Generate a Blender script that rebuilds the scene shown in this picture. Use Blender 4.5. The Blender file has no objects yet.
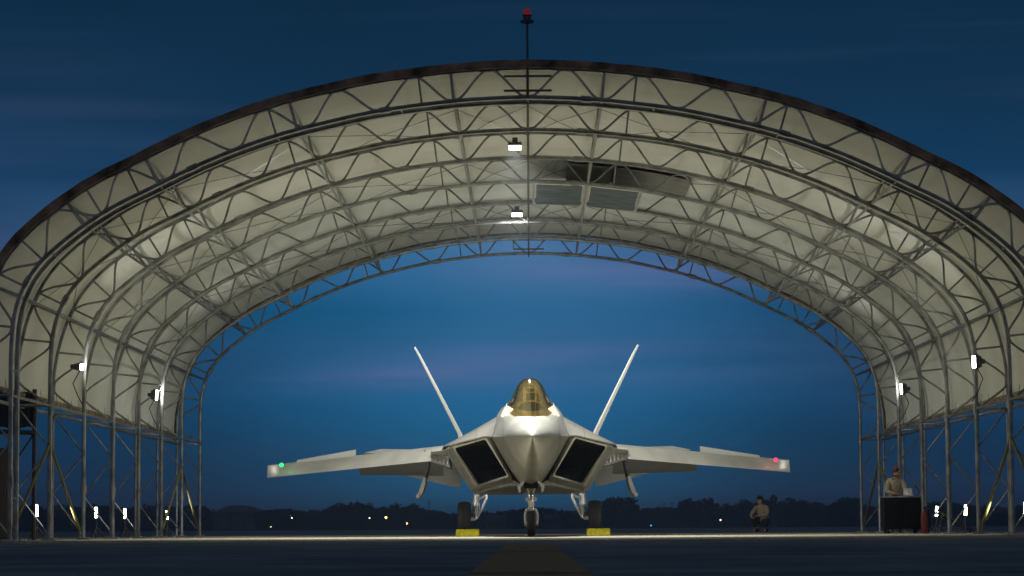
import bpy, bmesh, math, random
from mathutils import Vector, Matrix, Quaternion
random.seed(7)
PI = math.pi
R = math.radians
sc = bpy.context.scene
COL = sc.collection

# ------------------------------------------------------------------ camera
F = 2800.0
H = 0.2
VPX, VPY = 529.0, 527.7
pitch = math.atan((VPY - 288) / F)
yaw = math.atan((VPX - 512) / F)
roll = R(0.35)
Fw = Vector((-math.sin(yaw) * math.cos(pitch), math.cos(yaw) * math.cos(pitch), math.sin(pitch)))
Rt = Fw.cross(Vector((0, 0, 1))).normalized()
Up = Rt.cross(Fw).normalized()
Rr = Rt * math.cos(roll) - Up * math.sin(roll)
Ur = Up * math.cos(roll) + Rt * math.sin(roll)
CAM = Vector((0, 0, H))


def at(px, py, Y):
    """pixel -> point on the vertical plane at distance Y"""
    d = Fw * F + Rr * (px - 512) + Ur * (288 - py)
    t = Y / d.y
    return CAM + d * t


cd = bpy.data.cameras.new('camera')
cam = bpy.data.objects.new('camera', cd)
COL.objects.link(cam)
cd.sensor_width = 36
cd.lens = 36 * F / 1024
cd.clip_start = 0.1
cd.clip_end = 20000
cam.matrix_world = Matrix(((Rr.x, Ur.x, -Fw.x, 0), (Rr.y, Ur.y, -Fw.y, 0), (Rr.z, Ur.z, -Fw.z, H), (0, 0, 0, 1)))
cd.dof.use_dof = True
cd.dof.focus_distance = 62
cd.dof.aperture_fstop = 6.3
sc.camera = cam
sc.view_settings.view_transform = 'Standard'
sc.view_settings.look = 'None'
sc.view_settings.exposure = 0
sc.view_settings.gamma = 1
sc.view_settings.use_curve_mapping = False
sc.cycles.max_bounces = 6
sc.cycles.use_denoising = True
sc.cycles.sample_clamp_indirect = 1.0
sc.cycles.blur_glossy = 1.0


# ------------------------------------------------------------------ materials
def lin(r, g, b):
    f = lambda c: (c / 255 / 12.92) if c / 255 <= .04045 else ((c / 255 + .055) / 1.055) ** 2.4
    return (f(r), f(g), f(b), 1)


def mat(name, col, rough=.6, metal=0, var=.15, scale=3, bump=0, bscale=40, spec=.5, rvar=.1, coords='Object', col2=None, stretch=None, detail=5):
    m = bpy.data.materials.new(name)
    m.use_nodes = True
    nt = m.node_tree
    b = nt.nodes['Principled BSDF']
    b.inputs['Roughness'].default_value = rough
    b.inputs['Metallic'].default_value = metal
    b.inputs['Specular IOR Level'].default_value = spec
    tc = nt.nodes.new('ShaderNodeTexCoord')
    mp = nt.nodes.new('ShaderNodeMapping')
    nt.links.new(tc.outputs[coords], mp.inputs[0])
    if stretch:
        mp.inputs['Scale'].default_value = stretch
    n = nt.nodes.new('ShaderNodeTexNoise')
    n.inputs['Scale'].default_value = scale
    n.inputs['Detail'].default_value = detail
    nt.links.new(mp.outputs[0], n.inputs['Vector'])
    r = nt.nodes.new('ShaderNodeValToRGB')
    c2 = col2 or tuple(c * (1 - var * 1.6) for c in col[:3]) + (1,)
    c1 = tuple(min(1, c * (1 + var * .6)) for c in col[:3]) + (1,)
    r.color_ramp.elements[0].position = .32
    r.color_ramp.elements[0].color = c2
    r.color_ramp.elements[1].position = .66
    r.color_ramp.elements[1].color = c1
    nt.links.new(n.outputs['Fac'], r.inputs[0])
    nt.links.new(r.outputs[0], b.inputs['Base Color'])
    if rvar:
        mr = nt.nodes.new('ShaderNodeMapRange')
        mr.inputs['To Min'].default_value = max(.03, rough - rvar)
        mr.inputs['To Max'].default_value = min(1, rough + rvar)
        nt.links.new(n.outputs['Fac'], mr.inputs['Value'])
        nt.links.new(mr.outputs[0], b.inputs['Roughness'])
    if bump:
        n2 = nt.nodes.new('ShaderNodeTexNoise')
        n2.inputs['Scale'].default_value = bscale
        nt.links.new(mp.outputs[0], n2.inputs['Vector'])
        bp = nt.nodes.new('ShaderNodeBump')
        bp.inputs['Strength'].default_value = bump
        bp.inputs['Distance'].default_value = .01
        nt.links.new(n2.outputs['Fac'], bp.inputs['Height'])
        nt.links.new(bp.outputs[0], b.inputs['Normal'])
    return m


def emis(name, col, s):
    m = bpy.data.materials.new(name)
    m.use_nodes = True
    nt = m.node_tree
    b = nt.nodes['Principled BSDF']
    b.inputs['Base Color'].default_value = col
    b.inputs['Emission Color'].default_value = col
    b.inputs['Emission Strength'].default_value = s
    m.cycles.emission_sampling = 'NONE'
    return m


M = {}
M['asphalt'] = mat('asphalt', (.31, .30, .285, 1), .75, var=.35, scale=.6, bump=.5, bscale=60, spec=.5, detail=9)
M['concrete'] = mat('concrete', (.32, .295, .215, 1), .8, var=.2, scale=.5, bump=.2, bscale=30, spec=.3, detail=8)
M['grass'] = mat('grass', (.045, .06, .03, 1), 1, var=.4, scale=.05, spec=.1, detail=8)
M['line'] = mat('worn_paint', (.62, .38, .16, 1), .85, var=.3, scale=7, spec=.15, col2=(.32, .22, .11, 1), detail=10)
M['tar'] = mat('tar', (.55, .55, .57, 1), .8, scale=4, spec=.3)
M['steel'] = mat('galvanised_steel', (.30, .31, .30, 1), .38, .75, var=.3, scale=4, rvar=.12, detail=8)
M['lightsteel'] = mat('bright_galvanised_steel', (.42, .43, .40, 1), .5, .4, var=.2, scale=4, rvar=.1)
M['darksteel'] = mat('dark_steel', (.07, .07, .07, 1), .5, .4, scale=8)
M['fabric'] = mat('shelter_fabric', (.80, .82, .74, 1), .75, var=.10, scale=.5, bump=.25, bscale=2.0, spec=.3, detail=7)
M['band'] = mat('brown_edge_band', (.24, .165, .115, 1), .8, var=.5, scale=3, spec=.2, detail=9)
M['rust'] = mat('weathered_edge', (.30, .24, .15, 1), .8, var=.6, scale=5, spec=.2, detail=9)
M['patch'] = mat('grey_patch', (.24, .24, .22, 1), .8, scale=2)
M['yellow'] = mat('yellow_paint', (.15, .13, .03, 1), .75, var=.2, scale=6)
M['chock'] = mat('chock_yellow', (.95, .80, .02, 1), .5, var=.2, scale=9)
M['paint'] = mat('aircraft_grey', (.53, .53, .49, 1), .33, .68, var=.10, scale=1.3, rvar=.08, bump=.03, bscale=9, detail=8)
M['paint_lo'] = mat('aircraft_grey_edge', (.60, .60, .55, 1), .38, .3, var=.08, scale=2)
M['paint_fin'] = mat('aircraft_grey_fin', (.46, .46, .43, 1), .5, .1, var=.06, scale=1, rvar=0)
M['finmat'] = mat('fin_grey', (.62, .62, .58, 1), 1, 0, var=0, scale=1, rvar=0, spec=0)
M['sill'] = mat('light_sill', (.58, .57, .50, 1), .45, .1, var=.05)
M['duct'] = mat('duct_black', (.016, .015, .013, 1), .85, spec=.1)
M['white_metal'] = mat('gear_white', (.84, .83, .77, 1), .3, .15, var=.15, scale=12)
M['chrome'] = mat('chrome', (.7, .68, .6, 1), .15, 1, var=.05)
M['rubber'] = mat('rubber', (.022, .022, .022, 1), .7, var=.3, scale=20, spec=.4)
M['black'] = mat('cart_black', (.008, .008, .009, 1), .8, var=.3, scale=9, spec=.15)
M['red'] = mat('red_paint', (.16, .012, .01, 1), .6)
M['leaf'] = mat('dark_leaves', (.035, .05, .03, 1), .9, var=.5, scale=1.2, spec=.1)
M['bark'] = mat('bark', (.06, .045, .03, 1), .9)
M['wall'] = mat('pale_cladding', (.04, .04, .045, 1), .8)
M['roofing'] = mat('roof_sheet', (.09, .10, .12, 1), .6)
M['brick'] = mat('brick', (.09, .055, .05, 1), .9)
M['skin'] = mat('skin', (.45, .27, .18, 1), .5, var=.08)
M['hair'] = mat('hair', (.03, .02, .012, 1), .7)
M['shirt'] = mat('beige_shirt', (.38, .31, .19, 1), .9, var=.15, scale=12)
M['shirt2'] = mat('khaki_shirt', (.45, .40, .28, 1), .9, var=.15, scale=12)
M['trousers'] = mat('dark_trousers', (.012, .012, .016, 1), .9, scale=12)
M['cap'] = mat('reddish_cap', (.16, .05, .03, 1), .8)
M['tarp'] = mat('dark_tarpaulin', (.035, .038, .045, 1), .7, var=.3, scale=2)
M['louvre'] = mat('grey_louvre', (.10, .135, .14, 1), .5, .2, var=.45, scale=1.5, stretch=(1.2, 9, 1))
M['lens'] = emis('lamp_lens', (1, .97, .82, 1), 28)
M['green'] = emis('green_lens', (.01, 1, .16, 1), 2.6)
M['redlens'] = emis('red_lens', (1, .02, .07, 1), 3.5)
M['redglass'] = emis('red_glass', (.5, .02, .02, 1), .2)
M['farlamp'] = emis('far_lamp', (1, .55, .12, 1), 9)
M['farlamp_white'] = emis('far_lamp_white', (1, .8, .5, 1), 5)
M['farblue'] = emis('far_lamp_blue', (.1, .35, 1, 1), 3)
M['seat'] = mat('seat_cloth', (.40, .37, .28, 1), .7)
M['eye'] = mat('eye', (.03, .02, .02, 1), .2)

# gold canopy film
m = bpy.data.materials.new('gold_canopy')
m.use_nodes = True
nt = m.node_tree
nt.nodes.remove(nt.nodes['Principled BSDF'])
out = nt.nodes['Material Output']
tr = nt.nodes.new('ShaderNodeBsdfTransparent')
tr.inputs[0].default_value = (.78, .62, .28, 1)
gl = nt.nodes.new('ShaderNodeBsdfGlossy')
gl.inputs['Color'].default_value = (1, .9, .58, 1)
gl.inputs['Roughness'].default_value = .10
lw = nt.nodes.new('ShaderNodeLayerWeight')
lw.inputs[0].default_value = .35
mr = nt.nodes.new('ShaderNodeMapRange')
mr.inputs['To Min'].default_value = .42
mr.inputs['To Max'].default_value = .85
mx = nt.nodes.new('ShaderNodeMixShader')
nt.links.new(lw.outputs['Facing'], mr.inputs['Value'])
nt.links.new(mr.outputs[0], mx.inputs[0])
nt.links.new(tr.outputs[0], mx.inputs[1])
nt.links.new(gl.outputs[0], mx.inputs[2])
nt.links.new(mx.outputs[0], out.inputs[0])
M['canopy'] = m


# fuselage: panel lines + subtle panel tone (pattern of the painted skin itself)
def panelled(m, sx, sy):
    nt = m.node_tree
    b = nt.nodes['Principled BSDF']
    src = b.inputs['Base Color'].links[0].from_socket
    tc = nt.nodes.new('ShaderNodeTexCoord')
    mp = nt.nodes.new('ShaderNodeMapping')
    mp.inputs['Rotation'].default_value = (0, 0, R(90))
    nt.links.new(tc.outputs['Object'], mp.inputs[0])
    bk = nt.nodes.new('ShaderNodeTexBrick')
    bk.inputs['Color1'].default_value = (1, 1, 1, 1)
    bk.inputs['Color2'].default_value = (.84, .84, .84, 1)
    bk.inputs['Mortar'].default_value = (.38, .38, .38, 1)
    bk.inputs['Scale'].default_value = 1
    bk.inputs['Mortar Size'].default_value = .006
    bk.inputs['Brick Width'].default_value = sx
    bk.inputs['Row Height'].default_value = sy
    nt.links.new(mp.outputs[0], bk.inputs['Vector'])
    mx = nt.nodes.new('ShaderNodeMix')
    mx.data_type = 'RGBA'
    mx.blend_type = 'MULTIPLY'
    mx.inputs[0].default_value = .8
    nt.links.new(src, mx.inputs[6])
    nt.links.new(bk.outputs['Color'], mx.inputs[7])
    nt.links.new(mx.outputs[2], b.inputs['Base Color'])


panelled(M['paint'], 1.3, .62)


# concrete joints on slab
panelled(M['concrete'], 6.0, 5.0)


# ------------------------------------------------------------------ mesh helpers
def tube(bm, pts, r, n=8, close=False, cap=True):
    pts = [Vector(p) for p in pts]
    N = len(pts)
    rs = r if isinstance(r, (list, tuple)) else [r] * N
    rings = []
    up = None
    for i, p in enumerate(pts):
        if close:
            t = (pts[(i + 1) % N] - pts[i - 1]).normalized()
        else:
            t = (pts[min(i + 1, N - 1)] - pts[max(i - 1, 0)]).normalized()
        if up is None:
            a = Vector((0, 0, 1)) if abs(t.z) < .9 else Vector((0, 1, 0))
            up = (a - t * a.dot(t)).normalized()
        else:
            up = (up - t * up.dot(t)).normalized()
        s = t.cross(up)
        rings.append([bm.verts.new(p + (up * math.cos(2 * PI * k / n) + s * math.sin(2 * PI * k / n)) * rs[i]) for k in range(n)])
    for i in range(N if close else N - 1):
        a, b = rings[i], rings[(i + 1) % N]
        for k in range(n):
            bm.faces.new((a[k], a[(k + 1) % n], b[(k + 1) % n], b[k]))
    if cap and not close:
        bm.faces.new(rings[0][::-1])
        bm.faces.new(rings[-1])


def box(bm, c, s, rot=None, bev=0):
    res = bmesh.ops.create_cube(bm, size=1)
    vs = res['verts']
    mtx = Matrix.Translation(Vector(c)) @ (rot.to_4x4() if rot else Matrix()) @ Matrix.Diagonal((s[0], s[1], s[2], 1))
    bmesh.ops.transform(bm, matrix=mtx, verts=vs)
    if bev:
        es = list({e for v in vs for e in v.link_edges})
        bmesh.ops.bevel(bm, geom=es, offset=bev, segments=2, affect='EDGES', profile=.5)


def loft(bm, loops, cap0=False, cap1=False, closed=True):
    vv = [[bm.verts.new(p) for p in l] for l in loops]
    n = len(vv[0])
    for a, b in zip(vv, vv[1:]):
        for k in range(n if closed else n - 1):
            q = (a[k], a[(k + 1) % n], b[(k + 1) % n], b[k])
            try:
                bm.faces.new(q)
            except ValueError:
                pass
    if cap0:
        bm.faces.new(vv[0][::-1])
    if cap1:
        bm.faces.new(vv[-1])
    return vv


def lathe(bm, prof, c=(0, 0, 0), axis='X', n=32):
    """prof: (along axis, radius)"""
    loops = []
    for a, r in prof:
        l = []
        for k in range(n):
            t = 2 * PI * k / n
            u, v = r * math.cos(t), r * math.sin(t)
            p = {'X': (a, u, v), 'Y': (u, a, v), 'Z': (u, v, a)}[axis]
            l.append(Vector(c) + Vector(p))
        loops.append(l)
    loft(bm, loops, True, True)


def extrude_poly(bm, pts, d):
    """closed polygon of 3D points extruded along vector d"""
    a = [bm.verts.new(p) for p in pts]
    b = [bm.verts.new(Vector(p) + Vector(d)) for p in pts]
    n = len(a)
    bm.faces.new(a[::-1])
    bm.faces.new(b)
    for k in range(n):
        bm.faces.new((a[k], a[(k + 1) % n], b[(k + 1) % n], b[k]))


def obj(name, bm, m, parent=None, loc=None, ang=35, label=None):
    bmesh.ops.remove_doubles(bm, verts=bm.verts, dist=1e-5)
    bmesh.ops.recalc_face_normals(bm, faces=bm.faces)
    for f in bm.faces:
        f.smooth = True
    for e in bm.edges:
        if len(e.link_faces) != 2 or e.calc_face_angle(0) > R(ang):
            e.smooth = False
    me = bpy.data.meshes.new(name)
    bm.to_mesh(me)
    bm.free()
    if isinstance(m, (list, tuple)):
        for q in m:
            me.materials.append(q)
    else:
        me.materials.append(m)
    o = bpy.data.objects.new(name, me)
    COL.objects.link(o)
    if parent:
        o.parent = parent
    if loc:
        o.location = loc
    if label:
        o['label'] = label
    return o


def tag(o, label=None, cat=None, group=None, kind=None):
    if label: o['label'] = label
    if cat: o['category'] = cat
    if group: o['group'] = group
    if kind: o['kind'] = kind
    return o


def empty(name, loc, label, cat, group=None, rz=0):
    o = bpy.data.objects.new(name, None)
    o.empty_display_size = .3
    COL.objects.link(o)
    o.location = loc
    o.rotation_euler.z = rz
    return tag(o, label, cat, group)


def copy_tree(o, parent=None):
    c = o.copy()
    COL.objects.link(c)
    if parent: c.parent = parent
    for ch in list(o.children):
        copy_tree(ch, c)
    return c


BM = bmesh.new


# ------------------------------------------------------------------ sky (world)
w = bpy.data.worlds.new('World')
sc.world = w
w.use_nodes = True
nt = w.node_tree
bg = nt.nodes['Background']
N = nt.nodes.new
L = nt.links.new
tc = N('ShaderNodeTexCoord')
sep = N('ShaderNodeSeparateXYZ')
L(tc.outputs['Generated'], sep.inputs[0])


def math_node(op, a, b=None, clamp=False):
    n = N('ShaderNodeMath')
    n.operation = op
    n.use_clamp = clamp
    for i, v in enumerate((a, b)):
        if v is None: continue
        if isinstance(v, (int, float)):
            n.inputs[i].default_value = v
        else:
            L(v, n.inputs[i])
    return n.outputs[0]


zz = sep.outputs['Z']
ramp = N('ShaderNodeValToRGB')
cr = ramp.color_ramp
stops = [(-.02, (24, 58, 82)), (.004, (40, 86, 120)), (.016, (34, 95, 135)), (.030, (27, 97, 139)), (.045, (23, 102, 150)), (.060, (32, 100, 146)),
         (.078, (24, 98, 144)), (.100, (56, 108, 154)), (.125, (20, 60, 94)), (.150, (19, 52, 80)), (.190, (14, 43, 68)), (.5, (8, 25, 45)), (1, (5, 14, 28))]
lo, hi = -.02, .22
f_in = N('ShaderNodeMapRange')
f_in.inputs['From Min'].default_value = lo
f_in.inputs['From Max'].default_value = hi
L(zz, f_in.inputs['Value'])
stops2 = [(min(1, (s - lo) / (hi - lo)), c) for s, c in stops if s <= .2] + [(1.0, (13, 38, 60))]
while len(cr.elements) > 1:
    cr.elements.remove(cr.elements[0])
cr.elements[0].position = stops2[0][0]
cr.elements[0].color = lin(*stops2[0][1])
for s, c in stops2[1:]:
    e = cr.elements.new(s)
    e.color = lin(*c)
L(f_in.outputs[0], ramp.inputs[0])
# side fall-off: the afterglow sits in the +Y direction, slightly right
az = math_node('ARCTAN2', sep.outputs['X'], sep.outputs['Y'])
az2 = math_node('SUBTRACT', az, -.01)
az3 = math_node('MULTIPLY', az2, az2)
az4 = math_node('MULTIPLY', az3, -200.0)
az4 = math_node('MULTIPLY', az4, math_node('SUBTRACT', 1.0, math_node('MULTIPLY', zz, 8.0), True))
fall = math_node('POWER', 2.718, az4)
fallc = N('ShaderNodeMix')
fallc.data_type = 'RGBA'
fallc.inputs[6].default_value = (.72, .31, .345, 1)
fallc.inputs[7].default_value = (1, 1, 1, 1)
L(fall, fallc.inputs[0])
mul = N('ShaderNodeMix')
mul.data_type = 'RGBA'
mul.blend_type = 'MULTIPLY'
mul.inputs[0].default_value = 1
L(ramp.outputs[0], mul.inputs[6])
L(fallc.outputs[2], mul.inputs[7])
# thin mauve cloud streaks
mp = N('ShaderNodeMapping')
mp.inputs['Scale'].default_value = (5, 5, 95)
mp.inputs['Rotation'].default_value = (0, R(-3.5), 0)
mp.inputs['Location'].default_value = (1.3, .4, .62)
L(tc.outputs['Generated'], mp.inputs[0])
nz = N('ShaderNodeTexNoise')
nz.inputs['Scale'].default_value = 1
nz.inputs['Detail'].default_value = 5
nz.inputs['Roughness'].default_value = .42
nz.inputs['Distortion'].default_value = .3
L(mp.outputs[0], nz.inputs['Vector'])
cmask = N('ShaderNodeMapRange')
cmask.interpolation_type = 'SMOOTHSTEP'
cmask.inputs['From Min'].default_value = .50
cmask.inputs['From Max'].default_value = .74
L(nz.outputs['Fac'], cmask.inputs['Value'])


def band(z0, sz, a0, sa, tilt=0.0):
    dz = math_node('SUBTRACT', zz, math_node('ADD', math_node('MULTIPLY', az, tilt), z0))
    dz = math_node('DIVIDE', dz, sz)
    da = math_node('DIVIDE', math_node('SUBTRACT', az, a0), sa)
    q = math_node('ADD', math_node('MULTIPLY', dz, dz), math_node('MULTIPLY', da, da))
    return math_node('POWER', 2.718, math_node('MULTIPLY', q, -1.0))


# streak left of the jet, glow high behind the arch
b1 = band(.0575, .0052, -.028, .05, .05)
b2 = band(.092, .012, .045, .045, -.05)
b3 = band(.100, .006, .0, .08, 0)
b5 = band(.135, .022, -.19, .06, 0)
b4 = band(.058, .012, .03, .08, .02)
nzs = math_node('ADD', math_node('MULTIPLY', nz.outputs['Fac'], 1.9), -.4)
tot = math_node('ADD', math_node('MULTIPLY', b1, .9), math_node('ADD', math_node('MULTIPLY', b2, .7), math_node('ADD', math_node('MULTIPLY', b4, .3), math_node('MULTIPLY', b5, .10))))
tot = math_node('MULTIPLY', tot, nzs)
tot = math_node('ADD', tot, math_node('MULTIPLY', cmask.outputs[0], .03), True)
cm = N('ShaderNodeMix')
cm.data_type = 'RGBA'
cm.inputs[7].default_value = lin(102, 112, 162)
L(tot, cm.inputs[0])
L(mul.outputs[2], cm.inputs[6])
# broad large-scale unevenness
mp2 = N('ShaderNodeMapping')
mp2.inputs['Scale'].default_value = (9, 9, 30)
L(tc.outputs['Generated'], mp2.inputs[0])
nz2 = N('ShaderNodeTexNoise')
nz2.inputs['Scale'].default_value = 1
nz2.inputs['Detail'].default_value = 3
L(mp2.outputs[0], nz2.inputs['Vector'])
mr2 = N('ShaderNodeMapRange')
mr2.inputs['To Min'].default_value = .78
mr2.inputs['To Max'].default_value = 1.2
L(nz2.outputs['Fac'], mr2.inputs['Value'])
m3 = N('ShaderNodeMix')
m3.data_type = 'RGBA'
m3.blend_type = 'MULTIPLY'
m3.inputs[0].default_value = 1
L(cm.outputs[2], m3.inputs[6])
L(mr2.outputs[0], m3.inputs[7])
# fill glow added low in the sky behind the camera to brighten front faces
back = math_node('MULTIPLY', math_node('MAXIMUM', math_node('MULTIPLY', sep.outputs['Y'], -1.0), 0.0), math_node('POWER', 2.718, math_node('MULTIPLY', math_node('ABSOLUTE', zz), -2.0)))
bk = N('ShaderNodeMix')
bk.data_type = 'RGBA'
bk.blend_type = 'ADD'
bk.inputs[7].default_value = (.27, .25, .24, 1)
L(back, bk.inputs[0])
L(m3.outputs[2], bk.inputs[6])
L(bk.outputs[2], bg.inputs['Color'])
bg.inputs['Strength'].default_value = 1.0


# ------------------------------------------------------------------ ground
def sheet(name, x0, x1, y0, y1, z, m, nx=1, ny=1):
    bm = BM()
    vs = [[bm.verts.new((x0 + (x1 - x0) * i / nx, y0 + (y1 - y0) * j / ny, z)) for i in range(nx + 1)] for j in range(ny + 1)]
    for j in range(ny):
        for i in range(nx):
            bm.faces.new((vs[j][i], vs[j][i + 1], vs[j + 1][i + 1], vs[j + 1][i]))
    o = obj(name, bm, m)
    o['kind'] = 'structure'
    return o


sheet('ground', -1500, 1500, -200, 2000, -.008, M['asphalt'], 20, 20)
sheet('grass_field', -1500, 1500, 420, 2000, -.002, M['grass'], 8, 8)
sheet('concrete_pavement', -10.9, 10.9, 52.0, 84.0, .0, M['concrete'], 8, 8)
o = sheet('taxiway_line', -.285, .275, 2, 36, -.004, M['line'])
sheet('pavement_joint', -40, 40, 12.55, 12.75, -.004, M['tar'])
sheet('pavement_seam', -40, 40, 24.1, 24.4, -.004, M['tar'])

# ------------------------------------------------------------------ shelter
YF, YR = 52.3, 82.4
NT = 8
TY = [YF + (YR - YF) * k / (NT - 1) for k in range(NT)]
L_px = [(526.8, 253.2), (490.6, 254.8), (453.5, 259), (428, 263), (402.7, 268.8), (376, 276.6), (328, 292.6), (293.7, 308.6), (263, 324), (228.8, 346), (209.7, 367), (200, 392), (198, 418.6)]
R_px = [(700, 277), (738, 292.6), (776, 311.7), (814.6, 334.6), (841, 355.6), (854.7, 380.4), (857.7, 411)]
pts = [(abs(p.x), p.z) for p in (at(x, y, YR) for x, y in L_px + R_px)]


def key(p):
    return math.atan2(p[1] - 3.0, p[0])


pts.sort(key=key, reverse=True)  # crown -> leg
# merge near points
half = [(0.0, pts[0][1])]
i = 1
while i < len(pts):
    a = pts[i]
    if i + 1 < len(pts) and math.dist(a, pts[i + 1]) < .55:
        half.append(((a[0] + pts[i + 1][0]) / 2, (a[1] + pts[i + 1][1]) / 2))
        i += 2
    else:
        half.append(a)
        i += 1
XI = max(p[0] for p in half)
half = [p for p in half if p[1] > 3.7] + [(XI, 3.5), (XI, 3.0), (XI, 2.0), (XI, 1.0), (XI, 0)]


def catmull(P, n=8):
    out = []
    for i in range(len(P) - 1):
        p0 = P[max(i - 1, 0)] if i else (-P[1][0], P[1][1])
        p1, p2 = P[i], P[i + 1]
        p3 = P[min(i + 2, len(P) - 1)]
        for k in range(n):
            t = k / n
            out.append(tuple(.5 * ((2 * p1[j]) + (-p0[j] + p2[j]) * t + (2 * p0[j] - 5 * p1[j] + 4 * p2[j] - p3[j]) * t * t + (-p0[j] + 3 * p1[j] - 3 * p2[j] + p3[j]) * t ** 3) for j in (0, 1)))
    out.append(P[-1])
    return out


hc = catmull(half)
for _ in range(12):  # smooth measured jitter
    hc = [hc[0]] + [((hc[i - 1][0] + 2 * hc[i][0] + hc[i + 1][0]) / 4, (hc[i - 1][1] + 2 * hc[i][1] + hc[i + 1][1]) / 4) for i in range(1, len(hc) - 1)] + [hc[-1]]
full = [(-x, z) for x, z in hc[::-1]] + hc[1:]   # left leg -> crown -> right leg


def resample(P, step):
    d = [0]
    for a, b in zip(P, P[1:]):
        d.append(d[-1] + math.dist(a, b))
    n = max(2, round(d[-1] / step))
    out = []
    j = 0
    for k in range(n + 1):
        s = d[-1] * k / n
        while j < len(d) - 2 and d[j + 1] < s: j += 1
        t = (s - d[j]) / max(1e-9, d[j + 1] - d[j])
        out.append((P[j][0] + (P[j + 1][0] - P[j][0]) * t, P[j][1] + (P[j + 1][1] - P[j][1]) * t))
    return out


FP = resample(full, .2)


def normal(P, i):
    a, b = P[max(i - 1, 0)], P[min(i + 1, len(P) - 1)]
    t = Vector((b[0] - a[0], b[1] - a[1])).normalized()
    return Vector((-t.y, t.x))


DEP = .56
NORM = [normal(FP, i) for i in range(len(FP))]


def off(i, d):
    t = min(1, max(0, (4.7 - FP[i][1]) / 1.5))
    d = d * (1 + .24 * t * t * (3 - 2 * t)) * .98
    return (FP[i][0] + NORM[i].x * d, FP[i][1] + NORM[i].y * d)


shelter = empty('aircraft_shelter', (0, YF, 0), 'wide arched fabric aircraft shelter on steel trusses over the jet', 'shelter')


def loc(p, y):
    return (p[0], y - YF, p[1])


def truss(k):
    y = TY[k]
    root = None
    r1 = .045
    bm = BM()
    tube(bm, [loc(off(i, 0), y) for i in range(len(FP))], r1)
    # base plates
    for s in (0, -1):
        box(bm, (FP[s][0], y - YF, .02), (.28, .24, .04))
        box(bm, (off(s, DEP)[0], y - YF, .02), (.24, .24, .04))
    # coupling collars
    for i in range(6, len(FP) - 5, 19):
        p = [loc(off(i - 1, 0), y), loc(off(i, 0), y)]
        tube(bm, p, r1 * 1.45)
    root = obj('truss', bm, M['steel'], shelter)
    bm = BM()
    tube(bm, [loc(off(i, DEP), y) for i in range(len(FP))], .037)
    obj('outer_chord', bm, M['steel'], root)
    if k == 0:
        bm = BM()
        tube(bm, [loc(off(i, 0), y + .62) for i in range(len(FP))], .05)
        for i in range(4, len(FP), 12):
            tube(bm, [loc(off(i, 0), y), loc(off(i, 0), y + .62)], .025, 6)
        obj('second_inner_chord', bm, M['steel'], root)
    # web: bent tube wave from leg to leg, wavelength 6 samples (1.2 m)
    bm = BM()
    n = len(FP)
    per = 7.0
    path = []
    steps = (n - 1) * 3
    ph = (n - 1) / 2 / per
    for q in range(steps + 1):
        s = q / 3
        i = min(int(s), n - 2)
        fr = s - i
        d = (s - (n - 1) / 2) / per
        t = abs((d % 1.0) * 2 - 1)           # 1 at nodes -> 0 ... triangle
        t = 1 - t                              # 0 at crown node (inner)
        # round the corners of the triangle wave
        tt = .5 - .5 * math.cos(PI * t)
        v = .1 * t + .9 * tt
        v = min(max(v, .05), .95)
        zf = FP[i][1]
        a = off(i, DEP * v)
        b = off(i + 1, DEP * v)
        path.append(loc((a[0] + (b[0] - a[0]) * fr, a[1] + (b[1] - a[1]) * fr), y))
    segs = []
    path = [p_ for p_ in path if p_[2] > 2.75]
    tube(bm, path, .024, 6)
    for sgn in (-1, 1):
        zz_ = [2.72, 1.86, .98, .1]
        xin, xou = sgn * XI, off(0, DEP)[0] * -sgn * 1.0 if sgn > 0 else off(0, DEP)[0]
        for q in range(3):
            xa_, xb_ = (xou, xin) if q % 2 == 0 else (xin, xou)
            tube(bm, [(xa_, y - YF, zz_[q]), (xb_, y - YF, zz_[q + 1])], .018, 6)
    # straight posts and extra haunch struts
    for i in range(0, n):
        z = FP[i][1]
        d = abs(i - (n - 1) / 2)
        if z > 3 and d % 14 == 10 or (3.2 < z < 6.6 and (d * 2) % 7 == 0):
            tube(bm, [loc(off(i, 0), y), loc(off(i, DEP), y)], .022, 6)
    obj('web', bm, M['steel'], root)
    return root


for k in range(NT):
    truss(k)

# cover
iE = next(i for i in range(len(FP)) if off(i, DEP)[1] > 3.0)
iE2 = len(FP) - 1 - iE
bm = BM()
loops = []
nb = 8
ys = []
for k in range(NT - 1):
    for j in range(nb):
        ys.append((TY[k] + (TY[k + 1] - TY[k]) * j / nb, j / nb))
ys.append((TY[-1] + .12, 0))
ys[0] = (TY[0] - .1, 0)
for y, t in ys:
    sag = -.10 * math.sin(PI * t) ** .8 if t > 0 else 0
    loops.append([loc(off(i, DEP + .075 + sag * (.4 + .6 * min(1, max(0, (FP[i][1] - 3) / 2)))), y) for i in range(iE, iE2 + 1)])
loft(bm, loops, closed=False)
cover = obj('fabric_cover', bm, M['fabric'], shelter, ang=60)
sm = cover.modifiers.new('thickness', 'SOLIDIFY')
sm.thickness = .012
sm.offset = 1

# front edge band (deep, brown) and rear edge band
for (y0, y1, d0, d1, m, nm) in ((TY[0] - .16, TY[0] - .06, DEP + .0, DEP + .15, M['band'], 'front_edge_band'), (TY[-1] + .04, TY[-1] + .16, DEP - .02, DEP + .15, M['rust'], 'rear_edge_band')):
    bm = BM()
    lp = []
    for i in range(iE - 1, iE2 + 2):
        j = (random.random() - .5) * .012
        lp.append([loc(off(i, d0), y0), loc(off(i, d1 + j), y0), loc(off(i, d1 + j), y1), loc(off(i, d0), y1)])
    loft(bm, lp, True, True)
    obj(nm, bm, m, cover)

# dark grey patch sewn to the inside of the cover, bay 3
iC = (len(FP) - 1) // 2


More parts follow.
